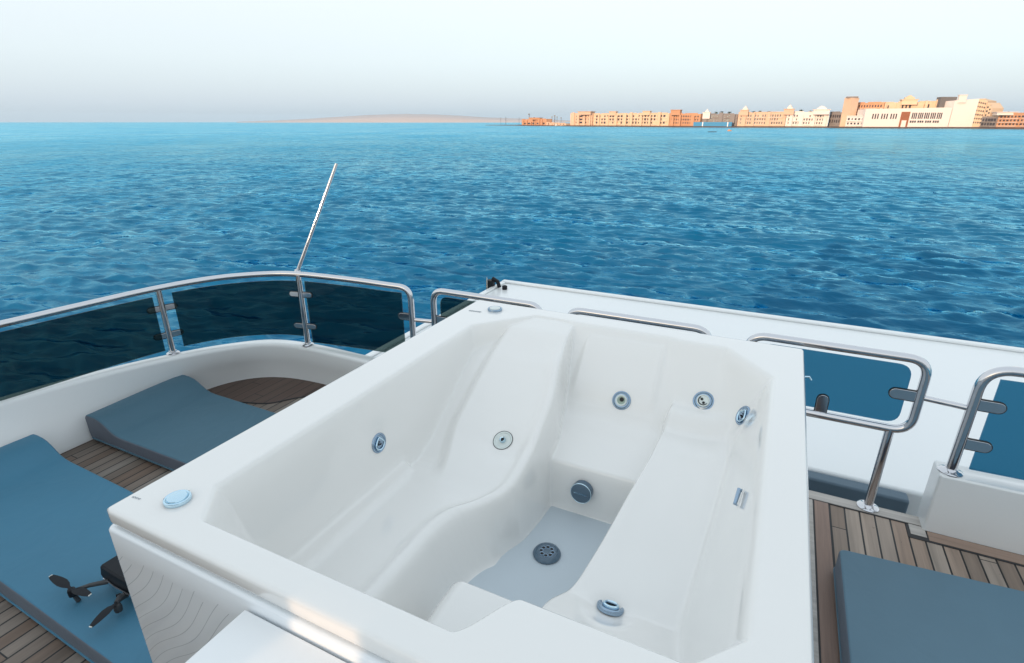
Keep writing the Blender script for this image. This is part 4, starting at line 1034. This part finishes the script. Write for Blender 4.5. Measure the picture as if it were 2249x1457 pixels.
# harbour lamps and masts near the tip
def mast(px, ytop, label, cat='mast', r=.25, arm_=None, back=4):
    P = shore(px, back); z1 = ray_h(px, ytop, P); t = thing('harbour_mast' if cat == 'mast' else 'lamp_post', label, cat, (P.x, P.y, QZ), 'masts and lamps on the mole')
    MB().tube([Vector((P.x, P.y, QZ - .5)), Vector((P.x, P.y, z1))], r, 6).build('pole', M['win'], t)
    if arm_:
        MB().box(P.x - arm_, P.x + arm_ * .6, P.y - .4, P.y + .4, z1 - 1.6, z1 - .1).build('lamp_head', M['win'], t)
mast(1162, 250, 'tall dark beacon rising above the orange harbour building', r=.45, arm_=1.6)
mast(1173, 257.5, 'short dark funnel on the orange harbour building', r=.8)
mast(1212, 256, 'thin mast with a short cross arm at the boat harbour', arm_=1.0)
mast(1218, 253.5, 'tallest thin dark mast at the boat harbour', r=.4, arm_=1.5)
mast(1223, 256, 'thin mast right of the tallest one', arm_=.8)
mast(1232, 258, 'lone thin mast near the white boat', arm_=.7)
mast(1100, 258.5, 'faint lamp post in the middle of the breakwater', r=.2, back=2)
mast(1140, 258, 'faint lamp post at the root of the breakwater', r=.2, back=2)
mast(1111, 257, 'dark lamp post leaning over the breakwater', r=.3, back=2)
# small craft
def boat(px, py, L, h, label, m, cabin=False):
    P = AT(px, py, WZ); u = Vector((P.y, -P.x, 0)).normalized(); n = Vector((-u.y, u.x, 0))
    t = thing('boat', label, 'boat', (P.x, P.y, WZ), 'boats near the far shore'); rings = []
    for s, w_, k in ((-1, .6, 1.0), (-.6, 1, .95), (0, 1.1, .9), (.6, .8, 1.0), (.9, .3, 1.15), (1, .05, 1.25)):
        c = P + u * s * L / 2; ww_ = w_ * L * .14
        rings.append([c + n * ww_ + Vector((0, 0, h * k)), c + n * ww_ * .6 + Vector((0, 0, -.3)), c - n * ww_ * .6 + Vector((0, 0, -.3)), c - n * ww_ + Vector((0, 0, h * k))])
    MB().loft(rings, closed_ring=True).build('hull', m, t)
    if cabin:
        c = P - u * L * .1; MB().obox(c + Vector((0, 0, h + min(.6, L * .08))), u, n, (0, 0, 1), L * .2, L * .1, min(.9, L * .12)).build('cabin', M['boat_w'] if L > 5 else m, t)
    else:
        MB().obox(P + Vector((0, 0, h * .95)), u, n, (0, 0, 1), L * .05, L * .1, .1).build('thwart', m, t)
boat(1564, 290.5, 5.2, .35, 'long low black boat drifting in front of the blue hoarding', M['win'])
boat(1602, 288.5, 2.6, .7, 'tiny orange brown boat on the water right of the black boat', M['orange'], True)
boat(1230, 277.6, 14, 2.4, 'white motor boat moored at the mole under the masts', M['boat_w'], True)
boat(1215, 277.3, 9, 2.0, 'smaller white boat moored left of the white motor boat', M['boat_w'], True)

# pale dune island on the horizon
def hill():
    D_ = 5200; pts = []
    prof = [(520, 0), (600, 3), (680, 7), (740, 11.5), (800, 15.0), (850, 17.5), (900, 18.0), (960, 16.5), (1020, 13.5), (1070, 10), (1130, 8), (1200, 6), (1300, 0)]
    xs = np.linspace(520, 1300, 70); hs = np.interp(xs, [a for a, b in prof], [b for a, b in prof])
    rings = []; rg = random.Random(2)
    for x, h in zip(xs, hs):
        r = RAY(float(x), 268); d = Vector((r.x, r.y, 0)); d = d / d.dot(Vector((-math.sin(YAW), math.cos(YAW), 0)))
        hh = 1.05 * h / math.hypot(F, CY - HY) * D_ * (1 + rg.uniform(-.02, .02)); 
        rings.append([d * D_ + Vector((0, 0, WZ - 20)), d * (D_ + 20) + Vector((0, 0, WZ + .3 * hh)), d * (D_ + 400) + Vector((0, 0, WZ + hh * .8)), d * (D_ + 900) + Vector((0, 0, WZ + hh + 6)), d * (D_ + 1500) + Vector((0, 0, WZ - 20))])
    tag(MB().loft(rings, closed_ring=True).build('sand_hill', M['sand'], sharp=80), kind='structure')
hill()
HAZE = True
if HAZE:
    m = bpy.data.materials.new('sea haze'); m.use_nodes = True; nt = m.node_tree; nt.nodes.clear()
    o_ = nt.nodes.new('ShaderNodeOutputMaterial'); v = nt.nodes.new('ShaderNodeVolumePrincipled')
    v.inputs['Color'].default_value = (0.72, 0.88, 1.0, 1); v.inputs['Density'].default_value = 5e-5; v.inputs['Anisotropy'].default_value = 0.2
    nt.links.new(v.outputs[0], o_.inputs['Volume'])
    h = MB().box(-12600, 12600, -12600, 12600, WZ - 30, 160).build('haze', m); h['kind'] = 'stuff'
